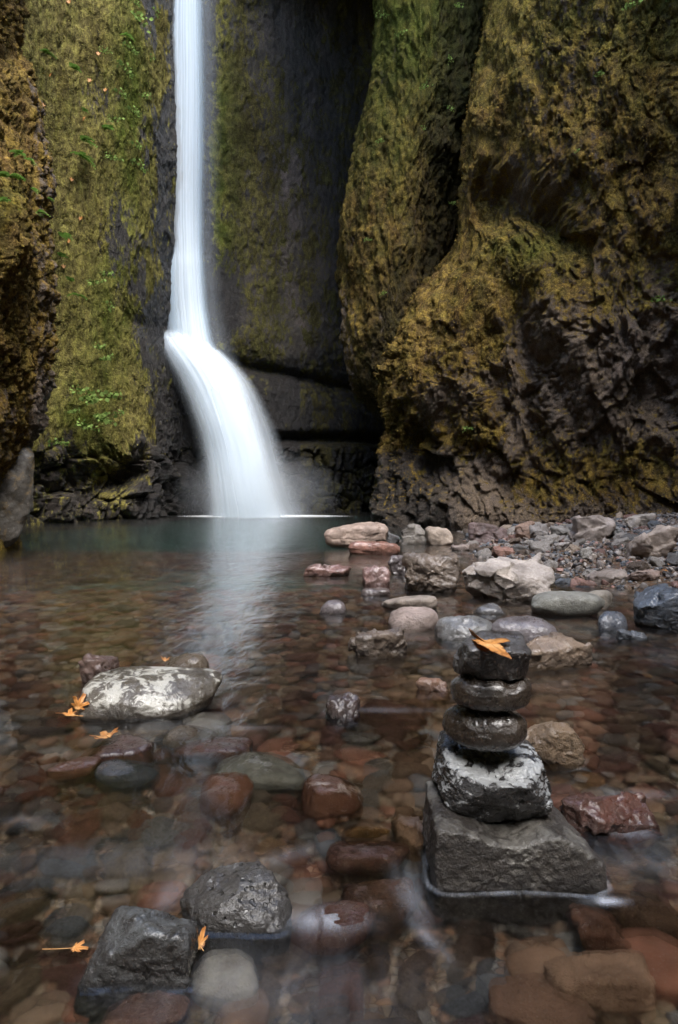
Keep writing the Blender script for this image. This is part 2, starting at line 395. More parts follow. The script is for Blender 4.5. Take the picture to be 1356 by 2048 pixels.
# left near cliff
S = [(-900, 60), (-420, 55), (-150, 50), (0, 52), (100, 46), (150, 72), (290, 93), (330, 104), (420, 107), (500, 112), (560, 116), (640, 118), (690, 118), (750, 110), (800, 98), (850, 88), (900, 70), (950, 60), (1000, 52), (1060, 48), (('z', -.8), 48)]
W = []
for r, s in S:
    D = 10.0
    W.append(rowpts(r, [('p', s - 50, D + 4), ('p', s - 8, D + 1.2), ('p', s - 1, D + .3), ('p', s - 4, D - .2), ('p', s - 30, D - .9), ('p', s - 75, D - 1.7), ('p', s - 150, D - 2.6), ('p', s - 300, D - 3.8), ('w', -4.1, 3), ('w', -4.2, -2), ('w', -4.6, -8)]))
W = np.array(W)
def disp_left(V, px, py):
    q = V + .2 * np.stack([fbm(V * 1.5, 2, 71), fbm(V * 1.5, 2, 72), fbm(V * 1.5, 2, 73)], -1)
    d = .22 * fbm(V * [.8, .8, .5], 3, 74) + .14 * billow(q * [3, 3, 1.4], 3, 75, .55) + .08 * billow(V * [11, 11, 8], 3, 76, .6)
    f1, f2, cid = worley(q * [5, 5, 3.5], 77)
    d += (.4 + .6 * sstep(55, 90, px)) * (.12 * (cid - .5) * sstep(0, .12, f2 - f1))
    d += .35 * gs(px, py, 10, 480, 40, 90)
    return d - .05
def mask_left(V, px, py, n):
    nn = fbm(V * [1.5, 1.5, .8], 4, 81); n2 = fbm(V * [5, 5, 3], 4, 82)
    moss = .95 - .5 * sstep(45, 85, px + 40 * nn) - .4 * sstep(700, 800, py) + .5 * n2
    green = .15 + .5 * n2 + .5 * gs(px, py, 15, 400, 40, 40)
    return np.stack([moss + .1, green, 0 * px], -1)
US = [8, 12, 14, 20, 26, 30, 30, 20, 12, 8]; VS = [15, 30, 30, 40, 24, 40, 20, 34, 30, 26, 30, 22, 24, 22, 22, 22, 22, 22, 24, 10]
SURF.append(build_cliff('gorge_left_wall', W, US, VS, True, disp_left, mask_left, cliff_material('lightened_golden_moss', (.40, .26, .06), (.17, .105, .04), (.17, .125, .085))))  # golden moss and rock colours lightened in place of light missing on this cliff

# the gorge goes on behind the camera
rows = [-900, -400, 0, 400, 800, ('z', -.8)]
W = np.array([rowpts(r, [('w', -4.6, -8), ('w', -3.4, -12), ('w', 0, -14), ('w', 3.6, -12), ('w', 5.0, -8)]) for r in rows])
bm_ = build_cliff('gorge_downstream_wall', W, [16] * 4, [20] * 5, True, lambda V, a, b: .5 * fbm(V * .5, 5, 91, .6), lambda V, a, b, n: np.stack([.8 + fbm(V, 3, 92), .2 + 0 * a, 0 * a], -1), mat_back)

exec_after_cliffs = True
# ------------------------------------------------------------------ riverbed and bank
def shore_x(y):
    return np.interp(y, [-3, 3.2, 4.3, 5.5, 6.5, 8.0, 9.5, 11, 13, 15], [5.5, 4.6, 3.6, 3.0, 2.35, 1.9, 1.85, 2.1, 2.7, 3.4])
def bed_z(x, y):
    x = np.asarray(x, float); y = np.asarray(y, float)
    base = np.interp(y, [-3, 1, 3, 5, 7, 9, 12, 20], [-.135, -.135, -.16, -.20, -.30, -.55, -1.3, -1.6])
    s = x - shore_x(y)
    bank = np.interp(s, [-1.6, -.8, 0, .5, 1.5, 3.5, 6], [-.9, -.17, -.015, .06, .17, .42, .65])
    z = np.where(s > -1.6, np.maximum(base, bank), base)
    k = sstep(-2.0, -.6, s); z = base * (1 - k) + z * k
    return z
nx, ny = 260, 420
xs = np.linspace(-7.5, 8.5, nx); ys = np.linspace(0, 1, ny) ** 1.5 * 25 - 4
X, Y = np.meshgrid(xs, ys); Z = bed_z(X, Y); Pn = np.stack([X, Y, 0 * X], -1)
Z = Z + .03 * fbm(Pn * 2, 4, 101) + .012 * fbm(Pn * 14, 3, 102)
t = NT('gravel_bed')
pos = t.coord('Position'); v = t.voro(pos, 38, out=1); vd = t.voro(pos, 38, 'DISTANCE_TO_EDGE')
sepv = t.sep(v); c = t.ramp(sepv[0], [(0, (.05, .034, .026)), (.3, (.10, .06, .04)), (.55, (.12, .10, .08)), (.8, (.08, .08, .085)), (1, (.20, .16, .12))], 'CONSTANT')
c = t.mix(1.0, t.mix(t.ramp(vd, [(.0, 1.0), (.12, 0.0)]), c, (.02, .015, .012)), (1.3, 1.15, 1.0), 'MULTIPLY')
c = t.mix(t.ramp(t.noise(pos, 3, 5), [(.4, 0.0), (.7, .5)]), c, (.07, .06, .04))
zd_ = t.n('ShaderNodeSeparateXYZ'); t.l(pos, zd_.inputs[0]); c = t.mix(t.ramp(t.math('ADD', zd_.outputs[2], 1.5), [(.35, 1.0), (1.0, 0.0)]), c, (.018, .055, .048))
t.bsdf(c, .6, t.bump(vd, .8, .02), spec=.1)
bed = link('riverbed', new_mesh('riverbed', np.stack([X, Y, Z], -1).reshape(-1, 3), grid_faces(ny, nx)), t.m); tag(bed, kind='structure')

# ------------------------------------------------------------------ waterfall
def fall_mat(name, dens, sc_u, sc_v, lo, hi, edge, c=(.76, .84, .91, 1)):
    t = NT(name)
    uv = t.attr('uvw').outputs['Color']; s = t.sep(uv)
    mp = t.n('ShaderNodeMapping'); t.l(uv, mp.inputs[0]); mp.inputs['Scale'].default_value = (sc_u, sc_v, 1)
    n = t.noise(mp.outputs[0], 1.0, 6, .55)
    a = t.ramp(n, [(lo, 0.0), (hi, 1.0)])
    e = t.math('MULTIPLY', s[2], t.math('MULTIPLY', dens, t.ramp(t.noise(mp.outputs[0], .35, 2, .5), [(.3, .8), (.6, 1.0)])))
    a = t.math('MULTIPLY', t.math('ADD', t.math('MULTIPLY', a, .35), .65), e, clamp=True)
    df = t.n('ShaderNodeBsdfDiffuse'); df.inputs[0].default_value = c
    tl = t.n('ShaderNodeBsdfTranslucent'); tl.inputs[0].default_value = c
    mx = t.n('ShaderNodeMixShader'); mx.inputs[0].default_value = .35; t.l(df.outputs[0], mx.inputs[1]); t.l(tl.outputs[0], mx.inputs[2])
    tp = t.n('ShaderNodeBsdfTransparent'); m2 = t.n('ShaderNodeMixShader'); t.l(a, m2.inputs[0]); t.l(tp.outputs[0], m2.inputs[1]); t.l(mx.outputs[0], m2.inputs[2])
    t.l(m2.outputs[0], t.out.inputs[0]); return t.m
froot = bpy.data.objects.new('waterfall', None); COL.objects.link(froot); froot.location = P(500, 1032, 17.6); froot.location.z = 0
tag(froot, 'tall white waterfall dropping into the pool at the end of the gorge', 'waterfall')
def sheet(name, stations, nu, bow, off, wid, mat, seed, shiftx=0, fin=0):
    st = np.array(stations, float)
    yy = np.linspace(0, len(st) - 1, (len(st) - 1) * 14 + 1); C = crom(st, [14] * (len(st) - 1), 0)
    u = np.linspace(0, 1, nu)
    V = np.zeros((len(C), nu, 3)); UV = np.zeros((len(C), nu, 3))
    L = 0
    for i, (py, l, r, d) in enumerate(C):
        c, hw = (l + r) / 2 + shiftx, (r - l) / 2 * wid
        px = c + hw * (2 * u - 1)
        V[i] = P(px, py, d - off - bow * (1 - (2 * u - 1) ** 2))
        if i: L += np.linalg.norm(V[i, nu // 2] - V[i - 1, nu // 2])
        e = np.clip(1 - np.abs(2 * u - 1), 0, 1)
        UV[i, :, 0] = u; UV[i, :, 1] = L / 14; UV[i, :, 2] = sstep(0, .5, e) * (sstep(0, fin, i / 14) if fin else 1)
    q = np.stack([UV[..., 0] * 9, UV[..., 1] * 5, 0 * UV[..., 0] + seed], -1)
    V[..., 1] -= .035 * fbm(q, 3, seed) 
    me = new_mesh(name, V.reshape(-1, 3), grid_faces(V.shape[0], nu)); vattr(me, 'uvw', UV.reshape(-1, 3))
    o = link(name, me, mat); o.parent = froot; o.matrix_parent_inverse = Matrix.Translation(-Vector(froot.location))
    return o
up = [(-900, 352, 402, 18.95), (-420, 346, 404, 18.95), (0, 326, 411, 18.95), (150, 324, 414, 18.95), (300, 322, 414, 18.95), (420, 323, 412, 18.95), (490, 326, 412, 18.85), (530, 325, 414, 18.72), (570, 325, 417, 18.62), (620, 328, 421, 18.5), (680, 332, 432, 18.3), (730, 345, 450, 18.2)]
lowr = [(655, 322, 372, 18.6), (668, 316, 395, 18.35), (690, 322, 425, 18.1), (720, 336, 458, 17.9), (760, 358, 486, 17.75), (800, 376, 502, 17.65), (850, 394, 518, 17.55), (900, 406, 535, 17.5), (950, 412, 548, 17.45), (1000, 416, 566, 17.4), (1040, 416, 582, 17.4)]
veil = [(700, 395, 440, 18.3), (760, 410, 500, 18.0), (850, 430, 545, 17.9), (930, 430, 572, 17.85), (1000, 425, 600, 17.8), (1040, 415, 628, 17.8)]
sheet('upper_stream', up, 60, .18, .0, 1.0, fall_mat('fall_upper', 1.3, 9, .6, .2, .8, 0, (.56, .68, .78, 1)), 3)
sheet('upper_stream', up, 60, .22, .14, .72, fall_mat('fall_upper_core', .8, 14, 1.0, .4, .65, 0, (.8, .86, .9, 1)), 5, 3)
sheet('upper_spray', up, 40, .1, -.12, 1.75, fall_mat('fall_spray', .17, 4, .8, .3, .7, 0), 7)
sheet('lower_cascade', lowr, 70, .30, .0, 1.08, fall_mat('fall_lower', 1.35, 16, 1.2, .2, .8, 0), 9, 0, 2.2)
sheet('lower_cascade', lowr, 70, .35, .16, .8, fall_mat('fall_lower_core', .9, 22, 1.6, .25, .8, 0), 11, -4, 3.0)
low2 = [(p_, l - 12, r + 6, d - .22) for p_, l, r, d in lowr[1:]]
sheet('lower_spray', low2, 50, .3, .1, 1.15, fall_mat('fall_haze', .38, 5, .8, .2, .8, 0), 15, 4, 4.0)
sheet('side_veil', veil, 60, .2, .05, 1.15, fall_mat('fall_veil', .42, 14, 1.3, .3, .62, 0), 13)
# spray cloud at the foot
t = NT('mist')
tc = t.coord('Object'); gr = t.n('ShaderNodeTexGradient', gradient_type='SPHERICAL'); t.l(tc, gr.inputs[0])
pv = t.n('ShaderNodeVolumePrincipled'); pv.inputs['Color'].default_value = (.9, .95, 1, 1)
t.l(t.math('MULTIPLY', t.math('POWER', gr.outputs[1], 1.5), .9), pv.inputs['Density']); t.l(pv.outputs[0], t.out.inputs['Volume'])
import bmesh
def ico(sub, _c={}):
    if sub not in _c:
        b = bmesh.new(); bmesh.ops.create_icosphere(b, subdivisions=sub, radius=1)
        b.verts.ensure_lookup_table()
        _c[sub] = (np.array([v.co[:] for v in b.verts]), np.array([[v.index for v in f.verts] for f in b.faces], np.int32)); b.free()
    return _c[sub]
V, Fc = ico(3)
o = link('spray_mist', new_mesh('spray_mist', V, Fc), t.m, froot); o.location = Vector(P(515, 985, 17.3)) - froot.location; o.scale = (2.3, 1.0, 1.25)
# foam where it lands
t = NT('foam')
u = t.attr('uvw').outputs['Color']; a = t.math('MULTIPLY', t.sep(u)[2], t.ramp(t.noise(t.coord('Position', scale=(1, 3, 1)), 4, 5), [(.3, .4), (.65, 1.0)]), clamp=True)
df = t.n('ShaderNodeBsdfDiffuse'); df.inputs[0].default_value = (.9, .93, .95, 1); tp = t.n('ShaderNodeBsdfTransparent'); mx = t.n('ShaderNodeMixShader')
t.l(a, mx.inputs[0]); t.l(tp.outputs[0], mx.inputs[1]); t.l(df.outputs[0], mx.inputs[2]); t.l(mx.outputs[0], t.out.inputs[0])
MAT_FOAM = t.m
a_, r_ = np.meshgrid(np.linspace(0, 2 * math.pi, 72), np.linspace(0, 1, 16))
cx_, cy_ = P(530, 1030, 17.5)[0], 17.5
V = np.stack([cx_ + 2.3 * r_ * np.cos(a_), cy_ + .75 * r_ * np.sin(a_), .008 + .03 * (1 - r_) + 0 * a_], -1); UV = np.stack([r_, a_, 1 - r_ ** 2], -1)
me = new_mesh('foam', V.reshape(-1, 3), grid_faces(16, 72)); vattr(me, 'uvw', UV.reshape(-1, 3))
o = link('foam', me, MAT_FOAM, froot); o.matrix_parent_inverse = Matrix.Translation(-Vector(froot.location))
# ------------------------------------------------------------------ stones
def rock_shape(seed, sub, npl=8, p=10, lump=.08, box=.0):
    rs = np.random.RandomState(seed); D, Fc = ico(sub)
    N = rs.normal(size=(npl, 3)); N /= np.linalg.norm(N, axis=1, keepdims=True); dd = rs.uniform(.72, 1.0, npl)
    ax = np.array([[1, 0, 0], [-1, 0, 0], [0, 1, 0], [0, -1, 0], [0, 0, 1], [0, 0, -1]], float)
    N = np.concatenate([N, ax]); dd = np.concatenate([dd, np.full(6, 1.0 - box)])
    k = np.maximum(D @ N.T / dd, 0); r = (k ** p).sum(1) ** (-1 / p)
    r = r * (1 + lump * fbm(D * 1.7 + seed, 3, seed))
    return D * r[:, None], Fc
def plane_shape(planes, sub, p=24):
    D, Fc = ico(sub); N = np.array([q[:3] for q in planes], float); N /= np.linalg.norm(N, axis=1, keepdims=True); dd = np.array([q[3] for q in planes])
    k = np.maximum(D @ N.T / dd, 0); r = (k ** p).sum(1) ** (-1 / p)
    return D * r[:, None], Fc
def fit(V):
    lo, hi = V.min(0), V.max(0); return (V - (lo + hi) / 2) / ((hi - lo) / 2)
def vnorm(V, Fc):
    n = np.cross(V[Fc[:, 1]] - V[Fc[:, 0]], V[Fc[:, 2]] - V[Fc[:, 0]]); out = np.zeros_like(V)
    for k in range(3): np.add.at(out, Fc[:, k], n)
    return out / (np.linalg.norm(out, axis=1, keepdims=True) + 1e-12)
def roughen(V, Fc, size, amp, seed, ridged=False, chip=0.0):
    n = vnorm(V, Fc)
    V = V + n * (size * amp * fbm(V / size * 2.2 + seed, 3, seed, .55, ridged))[:, None]
    if chip:
        f1, f2, cid = worley(V / size * 2.6 + seed, seed); V = V + n * (size * chip * (cid - .5))[:, None] * sstep(.02, .25, f2 - f1)[:, None] * .2
        V = V + n * (size * chip * 1.3 * facets(V / size * 1.1 + seed, seed))[:, None]; n = vnorm(V, Fc); V = V + n * (size * chip * .22 * facets(V / size * 2.6 + seed, seed + 3))[:, None]
    n = vnorm(V, Fc)
    return V + n * (size * amp * .35 * fbm(V / size * 9 + seed, 4, seed + 5, .65))[:, None]

def stone_mat(name, c1=None, c2=None, patch=None, patch_at=(.52, .62), top_only=False, rough=.34, pits=0.0, bump=.6, tint=None, wet=.5, scale=1.0, speck=.5, wetline=True):
    t = NT(name); oi = t.n('ShaderNodeObjectInfo')
    off = t.n('ShaderNodeCombineXYZ'); 
    for i in range(3): t.l(t.math('MULTIPLY', oi.outputs['Random'], 9.0 + 3 * i), off.inputs[i])
    pos = t.coord('Object', scale=(scale,) * 3, loc=off.outputs[0]) if tint != 'attr' else t.coord('Position')
    n1 = t.noise(pos, 7, 6, .6, .4); n2 = t.noise(pos, 42, 6, .7); n3 = t.noise(pos, 180, 3, .6)
    if tint == 'object': base = oi.outputs['Color']
    elif tint == 'attr': base = t.attr('tint').outputs['Color']
    else: base = None
    if base is not None:
        c = t.mix(t.ramp(n1, [(.35, 0.0), (.65, .9)]), t.mix(1.0, base, (1.15, 1.15, 1.2), 'MULTIPLY'), t.mix(1.0, base, (.38, .36, .36), 'MULTIPLY'))
        c = t.mix(t.ramp(t.noise(pos, 16, 5, .75), [(.5, 0.0), (.72, .6)]), c, t.mix(.5, base, (.13, .10, .08)))
        c = t.mix(t.ramp(n2, [(.52, 0.0), (.75, .55)]), c, t.mix(.45, base, (.15, .10, .07)))
    else:
        c = t.mix(t.ramp(n1, [(.35, 0.0), (.65, 1.0)]), c1, c2)
        c = t.mix(t.ramp(n2, [(.35, .0), (.75, .5)]), c, tuple(x * .35 for x in c1))
    c = t.mix(t.ramp(n3, [(.62, 0.0), (.72, speck)]), c, (.30, .29, .28))
    dry = None
    if patch is not None:
        pn = t.math('ADD', t.math('MULTIPLY', t.noise(pos, 15, 7, .7, 1.2), .6), t.math('MULTIPLY', t.noise(pos, 5, 3, .5, .5), .4))
        pf = t.ramp(pn, [(patch_at[0], 0.0), (patch_at[1], 1.0)])
        if top_only:
            nz = t.n('ShaderNodeSeparateXYZ'); t.l(t.n('ShaderNodeNewGeometry').outputs['Normal'], nz.inputs[0])
            pf = t.math('MULTIPLY', pf, t.ramp(t.math('ADD', nz.outputs[2], t.mr(n1, .3, .7, -.2, .2)), [(.12, 0.0), (.5, 1.0)]))
        c = t.mix(pf, c, patch); dry = pf
    if wetline:
        z = t.n('ShaderNodeSeparateXYZ'); t.l(t.coord('Position'), z.inputs[0])
        wl = t.ramp(t.math('ADD', z.outputs[2], t.mr(n1, 0, 1, -.02, .02)), [(.008, 1.0), (.05, 0.0)])
        c = t.mix(t.math('MULTIPLY', wl, .7), c, t.mix(1.0, c, (.35, .33, .32), 'MULTIPLY'))
    if pits:
        vv = t.voro(pos, 48); vm = t.noise(pos, 9, 2); pt = t.math('MULTIPLY', t.ramp(vv, [(.20, 1.0), (.28, 0.0)]), t.ramp(vm, [(.44, 0.0), (.52, 1.0)]))
        c = t.mix(t.math('MULTIPLY', pt, .85), c, (.01, .009, .008))
    rg = t.mr(n2, .3, .7, rough - .12, rough + .16)
    if dry is not None: rg = t.mix(dry, rg, (.6, .6, .6))
    h = t.math('ADD', t.math('MULTIPLY', n2, 1.0), t.math('MULTIPLY', n3, .3)); h = t.math('ADD', h, t.math('MULTIPLY', n1, 1.2))
    if pits: h = t.math('SUBTRACT', h, t.math('MULTIPLY', pt, 1.2))
    nm = t.bump(h, bump, .02)
    zz = t.n('ShaderNodeSeparateXYZ'); t.l(t.n('ShaderNodeNewGeometry').outputs['Position'], zz.inputs[0]); dryz = t.ramp(t.math('ADD', zz.outputs[2], .5), [(.498, 0.0), (.506, 1.0)])
    t.bsdf(c, rg, nm, spec=t.math('MULTIPLY', dryz, .5))
    bs = t.out.inputs[0].links[0].from_node
    t.l(t.math('MULTIPLY', dryz, min(1, wet * 1.1)), bs.inputs['Coat Weight']); bs.inputs['Coat Roughness'].default_value = .08; t.l(t.bump(h, bump * .4, .012), bs.inputs['Coat Normal'])
    return t.m

M_ = {
 'obj': stone_mat('wet_cobble', tint='object', wet=.8, bump=.9, rough=.30),
 'objrough': stone_mat('rough_rock', tint='object', wet=.6, bump=1.0, rough=.36),
 'bank': stone_mat('bank_rock', tint='object', wet=.12, bump=.9, rough=.55, speck=.7),
 'attr': stone_mat('loose_pebbles', tint='attr', wet=.5, bump=.3),
 'chalk': stone_mat('chalky_boulder', (.045, .036, .026), (.085, .07, .05), patch=(.33, .32, .28), patch_at=(.50, .54), top_only=True, wet=.5),
 'crust': stone_mat('crusted_basalt', (.014, .013, .013), (.042, .040, .039), patch=(.36, .37, .37), patch_at=(.51, .54), top_only=True, wet=1.0, rough=.2, bump=1.0),
 'base': stone_mat('cairn_base_rock', (.020, .015, .011), (.048, .039, .031), patch=(.15, .14, .12), patch_at=(.47, .60), top_only=True, wet=.35, rough=.36, bump=1.0),
 'round': stone_mat('smooth_wet_stone', (.024, .017, .012), (.047, .035, .026), wet=1.0, rough=.24, bump=.45, pits=.3, speck=.35),
 'capst': stone_mat('cap_stone', (.024, .018, .017), (.05, .044, .040), patch=(.11, .108, .106), patch_at=(.4, .6), top_only=True, wet=.7, rough=.28, bump=.7),
 'pitted': stone_mat('pitted_grey_rock', (.034, .029, .025), (.062, .057, .050), patch=(.30, .30, .30), patch_at=(.60, .66), wet=.5, rough=.34, pits=1.0, bump=.8),
 'block': stone_mat('dark_block', (.016, .014, .012), (.036, .034, .031), patch=(.085, .09, .09), patch_at=(.48, .60), top_only=True, wet=.7, rough=.26, bump=.8),
 'frost': stone_mat('red_white_stone', (.08, .034, .020), (.115, .055, .032), patch=(.42, .36, .33), patch_at=(.55, .64), top_only=True, wet=.7),
}
PAL = {'rust': (.115, .045, .025), 'maroon': (.062, .027, .020), 'brown': (.080, .047, .028), 'olive': (.085, .062, .036), 'tan': (.16, .108, .065), 'grey': (.10, .10, .092),
       'slate': (.055, .064, .072), 'ochre': (.19, .10, .035), 'pale': (.26, .245, .22), 'dark': (.030, .026, .025), 'pink': (.20, .13, .11)}
HERO = []      # (phrase, cx, cy px, bbox) landmarks
def hero(label, phrase, name, box, col, kind='round', dfr=.8, sub=.1, zc=0.0, seed=1, mat=None, lv=5, cat=None, rz=0, group=None, amp=None, low=None):
    x0, y0, x1, y1 = box; xc = (x0 + x1) / 2
    d0 = G(xc, y1, zc)[1]; b = .1
    for _ in range(4): a = (x1 - x0) / 2 / F * (d0 + b); b = a * dfr
    for _ in range(30):
        zt = float(P(xc, y0, d0 + b * 1.35)[2]); a = (x1 - x0) / 2 / F * (d0 + b)
        if zt - zc > .22 * a: break
        b *= .9
    zb = zc - sub; c = (zt - zb) / 2
    if low is not None:
        f0, f1_ = G(xc, y1, low - .02)[1], G(xc, y0, low)[1]; b = (f1_ - f0) / 2 * 1.08; d0 = f0; a = (x1 - x0) / 2 / F * (d0 + b) * 1.05
        c = min(.6 * b, .07); c = max(c, .025); zt = low; zb = low - 2 * c
    sp = {'round': (5, 3.2, .06, 0), 'flat': (7, 5, .07, 0), 'block': (8, 8, .12, .02), 'sharp': (10, 42, .05, 0), 'lumpy': (9, 12, .22, 0), 'slab': (9, 15, .06, 0)}[kind]
    V, Fc = rock_shape(seed, lv, *sp)
    if rz:
        cc, ss = math.cos(rz), math.sin(rz); V = V @ np.array([[cc, ss, 0], [-ss, cc, 0], [0, 0, 1]])
    V = fit(V) * [a, b, c]; size = (a * b * c) ** (1 / 3)
    am = amp if amp is not None else {'round': .09, 'flat': .12, 'block': .10, 'sharp': .06, 'lumpy': .2, 'slab': .09}[kind]
    V = roughen(V, Fc, size, am, seed, kind in ('sharp', 'slab'), {'sharp': .18, 'slab': .05, 'lumpy': .12, 'block': .04}.get(kind, 0))
    V = fit(V) * [a, b, c]
    o = link(name, new_mesh(name, V, Fc), mat or M_['obj']); o.location = ((xc - CX) / F * (d0 + b), d0 + b, (zt + zb) / 2)
    if col: o.color = (*(PAL[col] if isinstance(col, str) else col), 1)
    tag(o, label, cat or ('boulder' if a > .3 else 'rock'), group)
    HERO.append((phrase, xc, (y0 + y1) / 2, box, o))
    return o

# ---- the cairn (five stones and a leaf, front right)
def put(name, V, Fc, loc, mat, label, cat, group=None, col=None):
    o = link(name, new_mesh(name, V, Fc), mat); o.location = loc
    if col: o.color = (*col, 1)
    return tag(o, label, cat, group)
CG = 'stones of the balanced cairn'
# base block: front face, slanted right end, dished top
pl = [(-1, .02, .05, .192), (0, -1, .06, .165), (0, 1, .1, .11), (0, -.05, 1, .140), (0, 0, -1, .12), (.53, .05, .85, .163), (1, .15, 0, .198), (-.7, -.7, 0, .252)]
V, Fc = plane_shape(pl, 7, 34)
dish = np.exp(-((V[:, 0] + .01) / .082) ** 2 - ((V[:, 1] + .06) / .16) ** 2)
V[:, 2] -= .040 * dish * sstep(.05, .13, V[:, 2]); V[:, 2] += .012 * sstep(.02, -.2, V[:, 0]) * sstep(.05, .12, V[:, 2])
V = roughen(V, Fc, .11, .10, 5, True); V = roughen(V, Fc, .035, .09, 6); base = put('base_block', V, Fc, (.427, 1.768, .0), M_['base'], 'dark broad base block of the cairn with a dished top and slanting end', 'rock', CG)
pl = [(0, -.33, .94, .88), (0, -1, -.35, .92), (0, -.75, -1, 1.1), (-1, 0, .1, 1), (1, -.1, .2, .97), (.9, -.2, -.7, 1.14), (-.8, -.1, -.7, 1.14), (0, 1, 0, 1), (0, 0, 1, 1), (0, 0, -1, .95), (-.7, -.7, .1, 1.1), (.75, -.7, .2, 1.12), (.5, .1, .9, 1.12)]
V, Fc = plane_shape(pl, 7, 26); V = fit(V) * [.164, .145, .094]; V = roughen(V, Fc, .11, .11, 8, False, .07); V = roughen(V, Fc, .03, .12, 9); V = fit(V) * [.164, .145, .094]
c4 = put('crusted_stone', V, Fc, (.422, 1.79, .197), M_['crust'], 'rough black stone with white crust, resting on the cairn base block', 'rock', CG)
V, Fc = rock_shape(31, 6, 1, 2.5, .05, 0); V = fit(V) * [.104, .086, .055]; V = roughen(V, Fc, .08, .05, 12); V = roughen(V, Fc, .02, .04, 13); V = fit(V) * [.104, .086, .055]
c3 = put('round_stone', V, Fc, (.384, 1.755, .352), M_['round'], 'smooth round brown stone of the cairn, lower of the two round ones', 'rock', CG)
c3.rotation_euler = (0, .03, .2)
V, Fc = rock_shape(37, 6, 1, 2.6, .07, 0); V = fit(V) * [.104, .084, .050]
V[:, 2] -= .012 * np.exp(-((V[:, 0] - .045) / .02) ** 2) * sstep(0, .04, V[:, 2]); V = roughen(V, Fc, .08, .04, 14); V = fit(V) * [.104, .084, .050]
c2 = put('round_stone', V, Fc, (.396, 1.755, .448), M_['round'], 'pitted round stone of the cairn, directly under the cap stone', 'rock', CG)
c2.rotation_euler = (0, -.02, -.1)
pl = [(0, -1, -.25, .86), (-1, 0, .1, 1), (1, .1, -.1, 1), (0, 1, 0, 1), (.03, -.14, 1, .8), (0, 0, -1, .9), (-.5, -.7, -.6, 1.02), (.7, -.6, -.2, 1.0), (.6, -.3, .7, 1.05), (-.7, .3, .6, 1.1)]
V, Fc = plane_shape(pl, 6, 14); V = fit(V) * [.095, .080, .055]; V = roughen(V, Fc, .08, .11, 19, False, .05); V = fit(V) * [.095, .080, .055]
c1 = put('cap_stone', V, Fc, (.397, 1.745, .536), M_['capst'], 'flat-topped dark cap stone of the cairn with the orange leaf on it', 'rock', CG)
HERO.append(('cairn', 1010, 1640, (862, 1278, 1204, 1815), base))

H = hero
H('large pale chalk-topped boulder in the water near the orange leaves', 'pale boulder', 'boulder', (165, 1338, 433, 1440), None, 'flat', .70, .12, 0, 172, M_['chalk'], 6, amp=.07)
H('small dark red porous rock behind the pale chalk-topped boulder', 'red porous rock', 'rock', (158, 1302, 232, 1366), (.085, .045, .03), 'lumpy', .9, .1, 0, 106, M_['objrough'])
H('olive rounded stone rising behind the pale chalk-topped boulder', 'olive stone', 'rock', (303, 1304, 415, 1385), 'olive', 'round', .6, .1, 0, 107)
H('maroon stone under the brown leaf in front of the pale boulder', 'leafy maroon stone', 'rock', (163, 1455, 300, 1520), (.070, .030, .019), 'block', .7, .1, -.01, 108, low=.02)
H('blue-grey rounded stone in front of the maroon leaf-topped stone', 'blue-grey stone', 'rock', (183, 1508, 305, 1562), 'slate', 'round', .8, .1, -.02, 109, low=0.012)
H('wet whitish-topped stone breaking the surface below the maroon stone', 'white-topped stone', 'rock', (92, 1508, 182, 1550), None, 'block', .7, .1, -.01, 110, M_['frost'], low=0.012)
H('glossy dark red stone with a wet sheen right of the maroon leaf-topped stone', 'glossy red stone', 'rock', (345, 1455, 500, 1512), (.075, .030, .018), 'flat', .55, .1, 0, 111, low=.012)
H('tan-olive rounded stone behind the glossy dark red stone', 'tan-olive stone', 'rock', (325, 1440, 430, 1492), 'olive', 'round', .7, .1, -.02, 112, low=0.01)
H('wide pale grey-green flat stone under shallow water in the stream centre', 'wide grey stone', 'rock', (425, 1492, 606, 1566), (.20, .20, .165), 'flat', .75, .08, -.02, 113, low=0.004)
H('round rust-red stone below the wide pale grey-green stone', 'rust-red round stone', 'rock', (392, 1537, 498, 1612), (.125, .052, .027), 'round', .85, .1, -.01, 114, low=.006)
H('red-brown stone with a frosted white top in mid stream', 'frosted stone', 'rock', (600, 1538, 725, 1616), None, 'round', .8, .1, -.01, 115, M_['frost'], low=.010)
H('small wet black-maroon rock poking up from the water in mid stream', 'black-maroon rock', 'rock', (650, 1386, 722, 1440), (.045, .024, .018), 'lumpy', .9, .1, 0, 116, M_['obj'])
H('long submerged maroon stone trailing right of the black-maroon rock', 'trailing maroon stone', 'rock', (712, 1394, 850, 1440), 'maroon', 'flat', .5, .1, -.02, 117, low=-0.004)
H('knobbly brown rock standing alone in the water behind the cairn', 'knobbly brown rock', 'rock', (696, 1251, 817, 1313), (.13, .095, .065), 'lumpy', .8, .15, 0, 118, M_['objrough'], 6)
H('grey rock full of small holes in the foreground', 'holed grey rock', 'boulder', (348, 1722, 584, 1872), None, 'slab', .8, .12, 0, 119, M_['pitted'], 6)
H('dark wet square-shouldered rock in the near foreground', 'dark square rock', 'boulder', (153, 1797, 391, 1985), None, 'slab', .8, .12, 0, 137, M_['block'], 6)
H('white rounded stone under blurred water beside the dark square rock', 'white round stone', 'rock', (372, 1905, 512, 2005), (.42, .40, .35), 'round', .8, .06, -.06, 121, low=-0.03)
H('pale-edged brown rock at the bottom edge under the dark square rock', 'brown edge rock', 'rock', (190, 1965, 362, 2075), (.16, .09, .065), 'block', .8, .1, -.04, 122, low=0)
H('glossy red-brown stone with a white water sheen beside the holed grey rock', 'sheeny red stone', 'rock', (575, 1788, 752, 1890), (.09, .038, .022), 'round', .6, .1, -.005, 123, low=.007)
